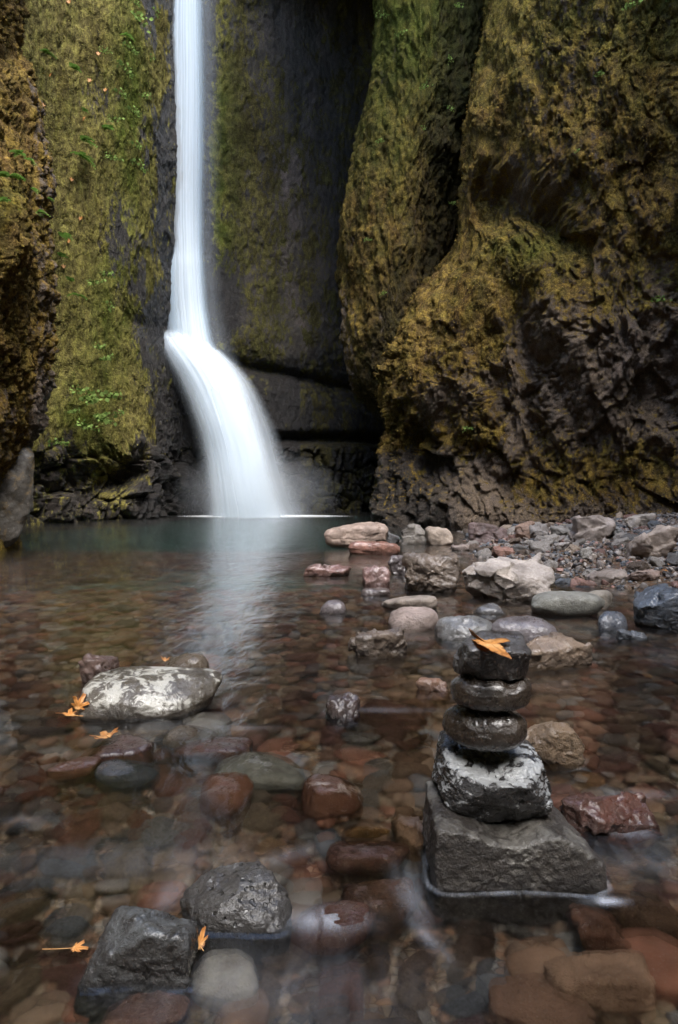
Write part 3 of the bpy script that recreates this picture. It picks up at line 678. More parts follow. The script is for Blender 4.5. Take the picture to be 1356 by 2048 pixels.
H('brown flecked stone between the sheeny red stone and the cairn', 'flecked brown stone', 'rock', (686, 1742, 836, 1838), (.10, .052, .032), 'block', .7, .1, -.02, 124, low=.003)
H('flat dark maroon stone left of the cairn base block', 'flat maroon stone', 'rock', (655, 1665, 822, 1735), (.085, .038, .024), 'flat', .7, .1, -.01, 125, low=.005)
H('small ochre-yellow slab behind the flat dark maroon stone', 'ochre slab', 'rock', (692, 1648, 780, 1672), 'ochre', 'flat', .6, .05, -.02, 126, low=0)
H('jagged tan-brown rock touching the left side of the cairn', 'jagged tan rock', 'rock', (788, 1600, 872, 1690), (.20, .12, .07), 'sharp', .8, .1, -.02, 127, M_['objrough'], low=0.015)
H('pale cream and rust angular stone in the near right foreground', 'cream angular stone', 'rock', (1118, 1893, 1325, 1998), (.36, .23, .15), 'block', .6, .08, -.03, 128, M_['objrough'], low=-0.004)
H('large orange-brown submerged slab at the bottom edge', 'orange-brown slab', 'boulder', (995, 1940, 1200, 2085), (.17, .10, .065), 'block', .8, .05, -.08, 129, low=-0.03)
H('brown faceted rock just right of the cairn base block', 'faceted brown rock', 'rock', (1158, 1788, 1262, 1895), (.14, .07, .045), 'sharp', .9, .1, -.01, 130, low=0)
H('dark brown submerged rock at the right edge near the faceted brown rock', 'dark edge rock', 'rock', (1245, 1785, 1370, 1870), 'brown', 'block', .8, .1, -.04, 131, low=-0.02)
H('dark red angular rock right of the cairn with water foaming at its foot', 'dark red angular rock', 'rock', (1132, 1580, 1330, 1676), (.10, .034, .018), 'sharp', .6, .1, 0, 132, M_['obj'], 6, amp=.08)
H('tan pointed slab rising from the water directly behind the cairn', 'tan pointed slab', 'rock', (1045, 1438, 1175, 1532), (.22, .15, .085), 'sharp', .55, .1, 0, 133, M_['objrough'], 6, amp=.07)
H('small rust and white rock in the water just left of the cairn top', 'small rusty rock', 'rock', (833, 1354, 905, 1386), (.22, .12, .07), 'lumpy', .7, .1, 0, 134, M_['objrough'])
H('small grey dome of stone in the water, farthest left of the emergent rocks', 'small grey dome', 'rock', (638, 1199, 692, 1228), (.12, .10, .10), 'round', .8, .1, 0, 135)
H('long pale grey sausage-shaped stone beside the bank', 'long grey stone', 'boulder', (1066, 1180, 1212, 1234), (.26, .26, .22), 'round', .55, .06, 0, 136, M_['bank'], amp=.04)
H('tan rounded stone tucked behind the long pale grey stone', 'tucked tan stone', 'rock', (1170, 1178, 1226, 1218), (.27, .24, .19), 'round', .6, .06, 0, 137, M_['bank'])
H('big angular pale grey boulder with fractured faces beside the bank', 'pale fractured boulder', 'boulder', (925, 1106, 1108, 1204), (.42, .37, .32), 'sharp', .65, .1, 0, 145, M_['bank'], 6)
H('craggy dark brown boulder left of the pale fractured boulder', 'craggy brown boulder', 'boulder', (803, 1101, 926, 1186), (.17, .13, .095), 'lumpy', .7, .1, 0, 139, M_['objrough'], 6)
H('low pale speckled stone in front of the craggy brown boulder', 'low speckled stone', 'rock', (764, 1187, 874, 1220), (.30, .25, .20), 'flat', .6, .08, 0, 140, M_['bank'])
H('rounded pale stone with a red foot, in front of the low speckled stone', 'red-footed pale stone', 'rock', (778, 1213, 880, 1260), (.33, .26, .22), 'round', .7, .08, 0, 141, M_['bank'])
H('flattish grey stone just behind the cairn top', 'flattish grey stone', 'rock', (874, 1228, 990, 1282), (.17, .17, .16), 'flat', .8, .08, 0, 142)
H('grey-purple rounded stone right behind the orange leaf on the cairn', 'grey-purple stone', 'rock', (983, 1231, 1114, 1288), (.17, .15, .15), 'round', .8, .08, 0, 143)
H('tan rock with a dark hollow side right of the cairn top', 'hollow tan rock', 'rock', (1042, 1264, 1190, 1338), (.25, .18, .12), 'sharp', .6, .08, 0, 144, M_['objrough'], 6)
H('small dark blue-grey dome of stone near the right edge', 'small blue-grey dome', 'rock', (1198, 1222, 1260, 1262), (.06, .07, .085), 'round', .8, .1, 0, 146)
H('big blue-black angular boulder at the right edge', 'blue-black boulder', 'boulder', (1270, 1168, 1420, 1262), (.08, .10, .125), 'sharp', .7, .1, 0, 147, M_['obj'], 6)
H('large tan and pink boulder in the pool, farthest left of the shore rocks', 'tan pool boulder', 'boulder', (648, 1044, 775, 1097), (.36, .27, .21), 'block', .7, .1, 0, 148, M_['bank'], 6)
H('grey blocky rock joined to the right side of the tan pool boulder', 'grey pool rock', 'rock', (745, 1060, 801, 1092), (.14, .14, .14), 'sharp', .7, .1, 0, 149, M_['bank'])
H('low red-brown slab in front of the tan pool boulder', 'red pool slab', 'boulder', (696, 1080, 800, 1110), (.28, .13, .09), 'block', .5, .1, 0, 150, M_['objrough'])
H('pointed two-toned grey and tan rock behind the shore', 'two-toned rock', 'rock', (798, 1046, 858, 1089), (.20, .18, .15), 'sharp', .8, .1, 0, 151, M_['bank'])
H('pale cream block standing in the shallows beside the two-toned rock', 'cream block', 'rock', (851, 1052, 907, 1091), (.42, .34, .26), 'block', .8, .1, 0, 152, M_['bank'])
H('low reddish rock shelf in the water left of the craggy brown boulder', 'reddish shelf', 'rock', (606, 1124, 702, 1154), (.18, .09, .07), 'lumpy', .5, .1, 0, 153, M_['obj'])
H('small pinkish rock just right of the low reddish rock shelf', 'pinkish rock', 'rock', (724, 1130, 782, 1172), (.24, .14, .12), 'lumpy', .7, .1, 0, 154, M_['obj'])
H('dark wet rock between the pinkish rock and the craggy brown boulder', 'dark wet shore rock', 'rock', (775, 1108, 835, 1150), (.10, .08, .08), 'lumpy', .7, .1, 0, 155, M_['obj'])
H('low dark wet stone in front of the pinkish rock', 'low dark stone', 'rock', (722, 1175, 782, 1192), (.11, .08, .07), 'flat', .6, .1, 0, 156, M_['obj'])
H('flat grey stone in front of the pale fractured boulder', 'flat grey stone', 'rock', (950, 1205, 1015, 1228), (.16, .16, .16), 'flat', .8, .1, 0, 157)
H('dark blue-grey wedge in the shallows right of the long pale grey stone', 'blue-grey wedge', 'rock', (1235, 1255, 1300, 1278), (.10, .12, .14), 'sharp', .6, .08, 0, 158)
H('tall angular grey boulder with an ochre stain at the foot of the left cliff', 'grey cliff-foot boulder', 'boulder', (-150, 874, 62, 1107), (.13, .12, .105), 'block', .5, .2, 0, 165, stone_mat('ochre_stained_boulder', (.05, .043, .034), (.11, .095, .075), patch=(.20, .13, .045), patch_at=(.50, .62), wet=.1, rough=.6, bump=1.0, scale=.35), 6, amp=.08)

# ---- bank rocks (individual angular stones) : pixel box, colour
def on_bank(px, py):
    """picture point -> point on the bank/bed surface by marching the ray"""
    lo, hi = 1.0, 30.0
    for d in np.arange(1.0, 20, .02):
        q = P(px, py, d)
        if q[2] <= bed_z(q[0], q[1]): return q
    return G(px, py, 0)
BK = [(938, 1045, 1022, 1086, (.16, .11, .10), 'dark reddish angular rock at the back of the bank, nearest the pool'),
      (1033, 1043, 1078, 1080, (.26, .17, .12), 'brown upright angular rock at the foot of the cliff behind the pale boulder'),
      (1062, 1048, 1104, 1082, (.24, .22, .20), 'grey slab leaning beside the brown upright rock on the bank'),
      (1146, 1030, 1242, 1084, (.33, .28, .24), 'large pale pointed rock on the bank, tallest near the cliff foot'),
      (1205, 1048, 1250, 1076, (.18, .18, .17), 'grey angular rock against the right side of the large pale pointed rock'),
      (1253, 1026, 1312, 1058, (.36, .32, .27), 'pale blocky rock on the upper bank by the cliff'),
      (1272, 1050, 1375, 1120, (.38, .31, .25), 'large cream fractured rock at the right edge of the bank'),
      (1160, 1094, 1186, 1118, (.40, .38, .34), 'small pale upright stone in the middle of the gravel bank'),
      (1100, 1050, 1150, 1078, (.20, .19, .17), 'flat grey rock at the cliff foot left of the large pale pointed rock'),
      (985, 1092, 1030, 1116, (.28, .15, .11), 'small reddish rock behind the pale fractured boulder'),
      (1180, 1140, 1260, 1168, (.30, .25, .21), 'low tan slab on the front edge of the bank'),
      (1108, 1158, 1160, 1182, (.12, .14, .16), 'blue-grey angular stone beside the top of the long grey stone'),
      (1140, 1155, 1195, 1182, (.30, .17, .13), 'reddish stone behind the right end of the long grey stone'),
      (1265, 1140, 1330, 1165, (.34, .25, .20), 'pinkish flat rock on the bank above the blue-black boulder'),
      (905, 1088, 945, 1108, (.25, .20, .17), 'small tan rock at the waterline right of the cream block'),
      (1110, 1084, 1140, 1102, (.30, .27, .24), 'small pale stone in the gravel behind the long grey stone'),
      (1328, 1055, 1360, 1075, (.30, .28, .25), 'grey-white rock behind the large cream fractured rock')]
for i, (x0, y0, x1, y1, c, lab) in enumerate(BK):
    q = on_bank((x0 + x1) / 2, y1); d = q[1]; a = (x1 - x0) / 2 / F * d; b = a * .7; hgt = (y1 - y0) / F * d
    V, Fc = rock_shape(200 + i, 5, 9, 42, .04, 0); V = fit(V) * [a, b, hgt * .62]; V = roughen(V, Fc, (a * b * hgt) ** (1 / 3), .05, 300 + i, True, .16); V = fit(V) * [a, b, hgt * .62]
    o = put('bank_rock', V, Fc, (q[0], d + b * .8, q[2] + hgt * .38), M_['bank'], lab, 'rock', None, c)
    HERO.append((None, (x0 + x1) / 2, (y0 + y1) / 2, (x0, y0, x1, y1), o))

# ---- submerged cobbles
rs = np.random.RandomState(7)
SH = []      # prototypes
for i in range(16):
    k = i % 4
    V, Fc = rock_shape(400 + i, 4, [5, 7, 8, 9][k], [3.4, 5.5, 9, 22][k], .14, 0)
    V = fit(V); V = roughen(V, Fc, 1.0, .09, 410 + i, False, [0, 0, .05, .12][k]); V = fit(V); SH.append((V, Fc))
WORDS = {0: 'rounded', 1: 'rounded', 2: 'flattish', 3: 'angular'}
cn = ['rust', 'maroon', 'brown', 'olive', 'tan', 'grey', 'slate', 'ochre', 'pale', 'dark']
cw = np.array([.16, .12, .20, .13, .13, .12, .06, .03, .045, .05]); cw = cw / cw.sum()
feet = []
for ph, hx, hy, bx, o in HERO:
    feet.append((o.location.x, o.location.y, (bx[2] - bx[0]) / 2 / F * o.location.y * .8))
stones = []; cell = {}
def clash(x, y, r, f):
    ci, cj = int(x // .3), int(y // .3)
    for i in range(ci - 1, ci + 2):
        for j in range(cj - 1, cj + 2):
            for (a, b, r2) in cell.get((i, j), ()):
                if (a - x) ** 2 + (b - y) ** 2 < (f * (r + r2)) ** 2: return True
    return False
for size, tries, f in ((.115, 70, .75), (.09, 500, .74), (.068, 5000, .72), (.05, 12000, .74), (.035, 14000, .8)):
    for _ in range(tries):
        y = 1.0 + 9.5 * rs.rand() ** 1.1; x = rs.uniform(-1, 1) * (y * .52 + .35)
        if x > shore_x(y) - .15: continue
        r = size * rs.uniform(.8, 1.25) * (.78 if y < 2.4 else 1)
        if size <= .035 and y > 4.5: continue
        if any((fx - x) ** 2 + (fy - y) ** 2 < (fr + r * .35) ** 2 for fx, fy, fr in feet): continue
        if clash(x, y, r, f): continue
        cell.setdefault((int(x // .3), int(y // .3)), []).append((x, y, r))
        k = rs.randint(16); asp = rs.uniform(.62, .95); cz = rs.uniform(.32, .55)
        stones.append((x, y, r, k, asp, cz, rs.uniform(0, 6.28), rs.choice(len(cn), p=cw), rs.uniform(.55, 1.5), rs.uniform(-.28, .28)))
ST = np.array(stones)
z0 = bed_z(ST[:, 0], ST[:, 1]); top = z0 + ST[:, 2] * ST[:, 5] * 1.5
zc_ = z0 + ST[:, 2] * ST[:, 5] * .55 + rs.uniform(-.01, .035, len(ST)) * (ST[:, 1] < 7)
zc_ = np.minimum(zc_, -ST[:, 2] * ST[:, 5] - rs.choice([.012, .03, .05], len(ST)))
pp = np.stack([ST[:, 0], ST[:, 1], zc_], -1); sx, sy, sdep = proj(pp)
area = (ST[:, 2] / sdep) ** 2 * np.sqrt(1.0 / sdep); vis = (sx > 4) & (sx < 1352) & (sy < 2040)
for ph, hx, hy, bx, o in HERO: vis &= ~((sx > bx[0] - 4) & (sx < bx[2] + 4) & (sy > bx[1] - 4) & (sy < bx[3] + 2))
order = np.argsort(-area * vis); top_n = set(order[:285].tolist())
LM = [(ph, hx, hy) for ph, hx, hy, bx, o in HERO if ph]
ordw = ['leftmost', 'second from the left', 'third from the left', 'fourth from the left', 'fifth from the left', 'sixth from the left', 'seventh from the left', 'eighth from the left', 'ninth from the left', 'tenth from the left']
protos = [new_mesh('cobble', V, Fc) for V, Fc in SH]
for m in protos: m.materials.append(M_['obj'])
recs = {}
def ordl(j, n):
    if j < (n + 1) // 2: return ordw[min(j, 9)]
    return ordw[min(n - 1 - j, 9)].replace('left', 'right')
SV, SF, SC_, nb = [], [], [], 0
lowV = {}
for i, s in enumerate(stones):
    x, y, r, k, asp, cz, rot, ci, val, tilt = s; col = np.array(PAL[cn[int(ci)]]) * val * 2.3; col = col * .80 + col.mean() * np.array([.23, .19, .16]); col = col * min(1, .21 / col.max())
    if i in top_n:
        o = link('cobble', protos[k]); o.location = (x, y, zc_[i]); o.scale = (r, r * asp, r * cz); o.rotation_euler = (tilt, tilt * .7, rot); o.color = (*col, 1)
        d = [((sx[i] - hx) ** 2 + ((sy[i] - hy) * 1.3) ** 2, j) for j, (_, hx, hy) in enumerate(LM)]; j = min(d)[1]; dx, dy = sx[i] - LM[j][1], (sy[i] - LM[j][2]) * 1.3
        dr = ('right of' if dx > 0 else 'left of') if abs(dx) > abs(dy) else ('below' if dy > 0 else 'above')
        o['category'] = 'cobble'; o['group'] = 'submerged cobbles of the stream bed'
        recs.setdefault((cn[int(ci)], WORDS[k % 4], dr, LM[j][0]), []).append((sx[i], o))
    else:
        sub = 3 if sdep[i] < 3 else 2
        key = (k, sub)
        if key not in lowV:
            V, Fc = rock_shape(400 + k, sub, [5, 7, 8, 9][k % 4], [3.4, 5.5, 9, 22][k % 4], .14, 0); lowV[key] = (fit(V), Fc)
        V, Fc = lowV[key]; V = V * [r, r * asp, r * cz]; c_, s_ = math.cos(rot), math.sin(rot)
        V = np.stack([V[:, 0] * c_ - V[:, 1] * s_ + x, V[:, 0] * s_ + V[:, 1] * c_ + y, V[:, 2] + zc_[i]], -1)
        SV.append(V); SF.append(Fc + nb); SC_.append(np.tile(col, (len(V), 1))); nb += len(V)
CWORD = {'rust': 'rust-red', 'maroon': 'maroon', 'brown': 'brown', 'olive': 'olive', 'tan': 'tan', 'grey': 'grey', 'slate': 'slate', 'ochre': 'ochre', 'pale': 'pale', 'dark': 'blackish'}
for (c, sh, dr, lm), L in recs.items():
    L.sort(key=lambda q: q[0])
    for j, (_, o) in enumerate(L):
        o['label'] = (f'{CWORD[c]} {sh} underwater cobble {dr} the {lm}' if len(L) == 1 else f'{ordl(j, len(L))} of the {CWORD[c]} {sh} cobbles {dr} the {lm}')
me = new_mesh('riverbed_pebbles', np.concatenate(SV), np.concatenate(SF)); vattr(me, 'tint', np.concatenate(SC_))
o = link('riverbed_pebbles', me, M_['attr']); tag(o, 'smaller brown, red and grey pebbles covering the stream bed', 'pebbles', kind='stuff')
print('cobbles', len(stones), 'individual', len(top_n))

# ---- stones lying on the gravel bank
bs_ = []; tries = 0
protosB = []
for i in range(10):
    V, Fc = rock_shape(600 + i, 4, 9, 36, .05, 0); V = roughen(fit(V), Fc, 1.0, .05, 610 + i, True, .14); me = new_mesh('bank_stone', fit(V), Fc); me.materials.append(M_['bank']); protosB.append(me)
bcol = {'pale': (.36, .33, .29), 'cream': (.38, .30, .22), 'grey': (.17, .165, .155), 'blue-grey': (.10, .115, .13), 'reddish': (.22, .12, .09), 'brown': (.14, .10, .07)}
brec = {}
while len(bs_) < 125 and tries < 4000:
    tries += 1; y = rs.uniform(4.6, 12.8); x = shore_x(y) + rs.uniform(-.85, 3.2)
    if x > y * .5 or any((fx - x) ** 2 + (fy - y) ** 2 < (fr * .8 + .06) ** 2 for fx, fy, fr in feet): continue
    r = rs.uniform(.04, .12) * (.6 + y / 16)
    if any((a - x) ** 2 + (b - y) ** 2 < (.8 * (r + r2)) ** 2 for a, b, r2 in bs_): continue
    z = float(bed_z(x, y)); q = proj(np.array([x, y, z])); cnm = list(bcol)[rs.randint(6)] if rs.rand() > .3 else 'pale'
    if q[1] < 1020 or q[0] > 1352: continue
    bs_.append((x, y, r)); o = link('bank_stone', protosB[rs.randint(10)]); o.location = (x, y, z + r * .22); o.scale = (r, r * rs.uniform(.6, .9), r * rs.uniform(.4, .75)); o.rotation_euler = (rs.uniform(-.3, .3), rs.uniform(-.3, .3), rs.uniform(0, 6.28))
    o.color = (*(np.array(bcol[cnm]) * rs.uniform(.75, 1.15)), 1); o['category'] = 'stone'; o['group'] = 'angular stones on the gravel bank'
    cand = [(ph if ph else None, hx, hy) for ph, hx, hy, bx, ob in HERO if ph]; j = min(range(len(cand)), key=lambda k: (q[0] - cand[k][1]) ** 2 + ((q[1] - cand[k][2]) * 1.3) ** 2)
    dx, dy = q[0] - cand[j][1], (q[1] - cand[j][2]) * 1.3; dr = ('right of' if dx > 0 else 'left of') if abs(dx) > abs(dy) else ('below' if dy > 0 else 'above')
    brec.setdefault((cnm, dr, cand[j][0]), []).append((float(q[0]), o))
for (c, dr, lm), L in brec.items():
    L.sort(key=lambda q: q[0])
    for j, (_, o) in enumerate(L): o['label'] = f'{c} angular bank stone {dr} the {lm}' if len(L) == 1 else f'{ordl(j, len(L))} of the {c} bank stones {dr} the {lm}'
# ---- gravel on the bank
GV, GF, GC, nb = [], [], [], 0
gp = [rock_shape(500 + i, 2 if i < 6 else 1, 8, 14, .12, 0) for i in range(12)]; gp = [(fit(V), Fc) for V, Fc in gp]
gcol = [(.16, .14, .12), (.22, .19, .165), (.10, .095, .09), (.075, .085, .095), (.30, .26, .22), (.20, .11, .085), (.14, .10, .07), (.05, .048, .05)]
n = 0
while n < 9500:
    y = rs.uniform(4.2, 13.5); x = rs.uniform(-.55, 5.6)
    s = x - shore_x(y)
    if s < -.55 or x > y * .53 + .4: continue
    if s < 0 and rs.rand() > 1 + s * 1.7: continue
    if rs.rand() > .35 + y / 14: continue
    r = .011 + .035 * rs.rand() ** 3.2 + (.04 * rs.rand() if rs.rand() < .03 else 0)
    V, Fc = gp[rs.randint(6) if r > .03 else rs.randint(12)]
    R = Matrix.Rotation(rs.uniform(0, 6.28), 3, rs.normal(size=3)); V = (V * [r, r * .8, r * .55]) @ np.array(R.to_3x3() if hasattr(R, 'to_3x3') else R).T + [x, y, float(bed_z(x, y)) + r * .35]
    GV.append(V); GF.append(Fc + nb); nb += len(V); GC.append(np.tile(np.array(gcol[rs.randint(8)]) * rs.uniform(.7, 1.3), (len(V), 1))); n += 1
me = new_mesh('bank_gravel', np.concatenate(GV), np.concatenate(GF), False); vattr(me, 'tint', np.concatenate(GC))
o = link('bank_gravel', me, stone_mat('gravel_stone', tint='attr', wet=.1, rough=.5, bump=.3, wetline=False)); tag(o, 'loose grey and brown gravel covering the bank', 'gravel', kind='stuff')

# ------------------------------------------------------------------ moss fuzz on the cliffs: countless small hanging leaves
def visible_point(px, py, surf, r=14):
    V, n = surf; a, b, dep = PJ[id(V)]
    m = (np.abs(a - px) < r) & (np.abs(b - py) < r) & (V[..., 1] > 1)
    if not m.any(): return None, None
    idx = np.argwhere(m); dd = dep[m]; near = dd < dd.min() + .6; idx = idx[near]
    k = idx[np.argmin((a[m][near] - px) ** 2 + (b[m][near] - py) ** 2)]
    return V[k[0], k[1]], n[k[0], k[1]]
PJ = {}
names = ['back', 'rear', 'right', 'left']; CL = {}
TV, TC, = [], []
rs = np.random.RandomState(21)
dens = {'back': 42000, 'rear': 26000, 'right': 60000, 'left': 20000}
def cell_area(V):
    return np.linalg.norm(np.cross(V[1:, :-1] - V[:-1, :-1], V[:-1, 1:] - V[:-1, :-1]), axis=-1)
for nm_, (o, V, n) in zip(names, SURF):
    PJ[id(V)] = proj(V); CL[nm_] = (V, n)
    a, b, dep = PJ[id(V)]
    M = np.zeros((len(o.data.vertices), 4), np.float32); o.data.color_attributes['mask'].data.foreach_get('color', M.ravel()); M = M.reshape(V.shape[0], V.shape[1], 4)
    ok = (a > -60) & (a < 1420) & (b > -120) & (b < 1060) & (V[..., 1] > 3) & (V[..., 2] > .3)
    wgt = (np.clip(M[..., 0] - .35, 0, 1) + .03) * ok; wgt[:-1, :-1] *= cell_area(V); wgt[-1] = 0; wgt[:, -1] = 0
    fl = wgt.ravel() / wgt.sum(); k = rs.choice(len(fl), dens[nm_], p=fl)
    p = V.reshape(-1, 3)[k]; nn_ = n.reshape(-1, 3)[k]; mk = M.reshape(-1, 4)[k]
    p = p + nn_ * rs.uniform(-.01, .02, (len(k), 1)) + rs.normal(0, .012, (len(k), 3))
    sz = (.011 + .020 * rs.rand(len(k)) ** 2)[:, None] * (.65 if nm_ == 'left' else 1)
    hang = np.array([0, 0, -1.0]) + nn_ * .8 + rs.normal(0, .4, (len(k), 3)); hang /= np.linalg.norm(hang, axis=1, keepdims=True)
    side = np.cross(hang, nn_ + rs.normal(0, .4, (len(k), 3))); side /= np.linalg.norm(side, axis=1, keepdims=True) + 1e-6
    t3 = np.stack([p - side * sz * .5, p + side * sz * .5, p + hang * sz * 1.6], 1)
    g = np.clip(mk[:, 1:2] + rs.normal(0, .15, (len(k), 1)), 0, 1); br = rs.uniform(.5, 1.05, (len(k), 1))
    w_ = rs.rand(len(k), 1)
    oc = np.array([.30, .20, .05]) * w_ + np.array([.14, .09, .035]) * (1 - w_) if nm_ != 'back' else np.array([.38, .33, .10]) * w_ + np.array([.22, .175, .065]) * (1 - w_)
    c = (oc * (1 - g) + np.array([.11, .15, .025]) * g) * br
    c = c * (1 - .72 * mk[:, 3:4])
    TV.append(t3.reshape(-1, 3)); TC.append(np.repeat(c, 3, 0))
t = NT('moss_leaf'); tc = t.attr('tint').outputs['Color']
df = t.n('ShaderNodeBsdfDiffuse'); t.l(tc, df.inputs[0]); tl = t.n('ShaderNodeBsdfTranslucent'); t.l(tc, tl.inputs[0]); mx = t.n('ShaderNodeMixShader'); mx.inputs[0].default_value = .25
t.l(df.outputs[0], mx.inputs[1]); t.l(tl.outputs[0], mx.inputs[2]); t.l(mx.outputs[0], t.out.inputs[0]); M_['moss'] = t.m
TV = np.concatenate(TV); me = new_mesh('moss', TV, np.arange(len(TV)).reshape(-1, 3), False); vattr(me, 'tint', np.concatenate(TC))
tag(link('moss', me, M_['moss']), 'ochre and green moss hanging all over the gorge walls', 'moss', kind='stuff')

# ------------------------------------------------------------------ ferns and leafy sprigs rooted on the cliffs
def plant_mesh(seed, kind):
    r = np.random.RandomState(seed); Vs, Fs, Cs = [], [], []; n = 0
    for f in range(r.randint(7, 11) if kind == 'fern' else 34):
        az = r.uniform(-1.5, 1.5); L = r.uniform(.6, 1.0) if kind == 'fern' else r.uniform(.15, .8); up = r.uniform(.1, .9)
        dirv = np.array([math.sin(az), -math.cos(az) * .8, up]); dirv /= np.linalg.norm(dirv); sd = np.cross(dirv, [0, 0, 1.0]); sd /= np.linalg.norm(sd)
        g = r.uniform(.7, 1.3)
        if kind == 'fern':
            for k in range(9):
                u = (k + .5) / 9; c0 = dirv * L * u + np.array([0, 0, -.65 * L * u * u]); wl = .26 * L * math.sin(math.pi * (.12 + .86 * u)) ; th = L * .055
                for sg in (-1, 1):
                    Vs += [c0 - dirv * th, c0 + dirv * th, c0 + dirv * th * 1.6 + sd * sg * wl + [0, 0, -.04 * L], c0 + dirv * th * .2 + sd * sg * wl * .8 + [0, 0, -.05 * L]]
                    Fs.append([n, n + 1, n + 2, n + 3]); n += 4; Cs += [[.16 * g, .27 * g, .06 * g]] * 4
        else:
            c0 = dirv * L + np.array([0, 0, -.3 * L]); s_ = r.uniform(.05, .12); d2 = r.normal(size=3); d2[1] -= 1; d2 /= np.linalg.norm(d2); e1 = np.cross(d2, [0, 0, 1.0]); e1 /= np.linalg.norm(e1); e2 = np.cross(e1, d2)
            Vs += [c0 - e1 * s_, c0 - e2 * s_, c0 + e1 * s_, c0 + e2 * s_]; Fs.append([n, n + 1, n + 2, n + 3]); n += 4; Cs += [[.18 * g, .26 * g, .07 * g]] * 4
            Vs += [[0, 0, 0], [.01, 0, 0], c0 + [.01, 0, 0], c0]; Fs.append([n, n + 1, n + 2, n + 3]); n += 4; Cs += [[.08, .07, .03]] * 4
    me = new_mesh('fern' if kind == 'fern' else 'leafy_sprig', Vs, Fs, False); vattr(me, 'tint', np.array(Cs)); me.materials.append(M_['moss']); return me
PM = {'fern': [plant_mesh(i, 'fern') for i in range(4)], 'leafy_sprig': [plant_mesh(10 + i, 'sprig') for i in range(4)]}
def plants(kind, where, pts, size, phrase, group, cat):
    pts = sorted(pts, key=lambda q: q[1]); ow = ['topmost', 'second from the top', 'third from the top', 'fourth from the top', 'fifth from the top', 'sixth from the top', 'seventh from the top', 'eighth from the top', 'ninth from the top', 'tenth from the top', 'eleventh from the top', 'twelfth from the top', 'thirteenth from the top', 'fourteenth from the top']
    for i, q in enumerate(pts):
        p, n = visible_point(q[0], q[1], CL[where])
        if p is None: print('no place', kind, q); continue
        o = link(kind, PM[kind][rs.randint(4)]); s_ = size * (q[2] if len(q) > 2 else 1) * rs.uniform(.8, 1.2)
        s_ *= 1.05; o.location = p + n * .15 + np.array([0, -.12, 0]); o.scale = (s_,) * 3; o.rotation_euler = (rs.uniform(-.3, .3), rs.uniform(-.3, .3), math.atan2(n[0], -n[1]) + rs.uniform(-.3, .3))
        tag(o, f'{ow[i]} of the {phrase}', cat, group)
plants('fern', 'back', [(155, 285, 1.5), (160, 325, 1.1), (142, 148, .9), (165, 232, .8), (88, 120, .8), (112, 472, 1.1), (113, 515, .8), (150, 600, .8), (222, 270, 1.1), (200, 262, .7), (145, 570, .7), (250, 82, .9)], .26, 'ferns on the pale mossy face beside the waterfall', 'ferns on the mossy face', 'fern')
plants('leafy_sprig', 'back', [(262, 20), (272, 60, 1.2), (255, 110), (245, 150, 1.2), (235, 200), (262, 235, 1.1), (238, 255), (262, 300, 1.2), (225, 330), (270, 345), (290, 120, .8), (280, 200, .7), (300, 35, .8), (205, 120, .7)], .33, 'leafy sprigs in the green strip beside the waterfall', 'sprigs in the green strip', 'plant')
plants('leafy_sprig', 'back', [(150, 790, 1.2), (175, 800, 1.4), (190, 830, 1.4), (165, 850, 1.2), (205, 850), (215, 800), (140, 830), (185, 700), (195, 720, 1.1), (120, 880, .9), (230, 830, .8), (210, 560, .9), (195, 575, .8), (205, 620, .8)], .34, 'leafy sprigs on the mossy face beside the cascade', 'sprigs on the lower mossy face', 'plant')
plants('fern', 'left', [(34, 314, 1.3), (48, 345, .8), (20, 378, 1.4), (46, 384, 1.1), (62, 418, 1.1), (80, 398, .7), (12, 408, 1.2)], .14, 'small ferns on the near left cliff', 'ferns on the left cliff', 'fern')
plants('leafy_sprig', 'right', [(1210, 170), (1280, 12, 1.5), (1300, 20), (1318, 598, 1.3), (1348, 578), (955, 855, 1.2), (1345, 660, .8), (1170, 300, .8)], .17, 'small bright plants on the near right cliff', 'plants on the right cliff', 'plant')
plants('leafy_sprig', 'rear', [(765, 50, 1.2), (805, 92, 1.2), (890, 235, 1.1), (905, 30, 1.2), (850, 190), (740, 480, .8), (780, 590, .9), (760, 300, .9), (895, 405, 1.1), (830, 260, .8), (880, 130, .9)], .20, 'green tufts on the narrow mossy buttress', 'tufts on the mossy buttress', 'plant')

# ------------------------------------------------------------------ autumn leaves
def leaf_mat(name, c1, c2):
    t = NT(name); pos = t.coord('Object', scale=(14,) * 3)
    c = t.mix(t.ramp(t.noise(pos, 1.2, 4), [(.4, 0.0), (.62, 1.0)]), c1, c2); rm = t.sep(t.attr('rim').outputs['Color'])
    c = t.mix(t.ramp(t.math('ADD', rm[0], t.mr(t.noise(pos, 3, 3), .3, .7, -.3, .3)), [(.78, 0.0), (1.0, .85)]), c, (.20, .07, .02)); c = t.mix(t.math('MULTIPLY', rm[1], .6), c, (.40, .15, .03)); c = t.mix(t.ramp(t.noise(pos, 5, 3), [(.62, 0.0), (.70, .8)]), c, (.22, .06, .015))
    b = t.bsdf(c, .5, spec=.4, link=False); tl = t.n('ShaderNodeBsdfTranslucent'); t.l(c, tl.inputs[0]); mx = t.n('ShaderNodeMixShader'); mx.inputs[0].default_value = .3
    t.l(b.outputs[0], mx.inputs[1]); t.l(tl.outputs[0], mx.inputs[2]); t.l(mx.outputs[0], t.out.inputs[0]); return t.m
LM1 = leaf_mat('orange_leaf', (.58, .25, .06), (.76, .44, .17)); LM2 = leaf_mat('tan_leaf', (.36, .17, .06), (.55, .32, .14))
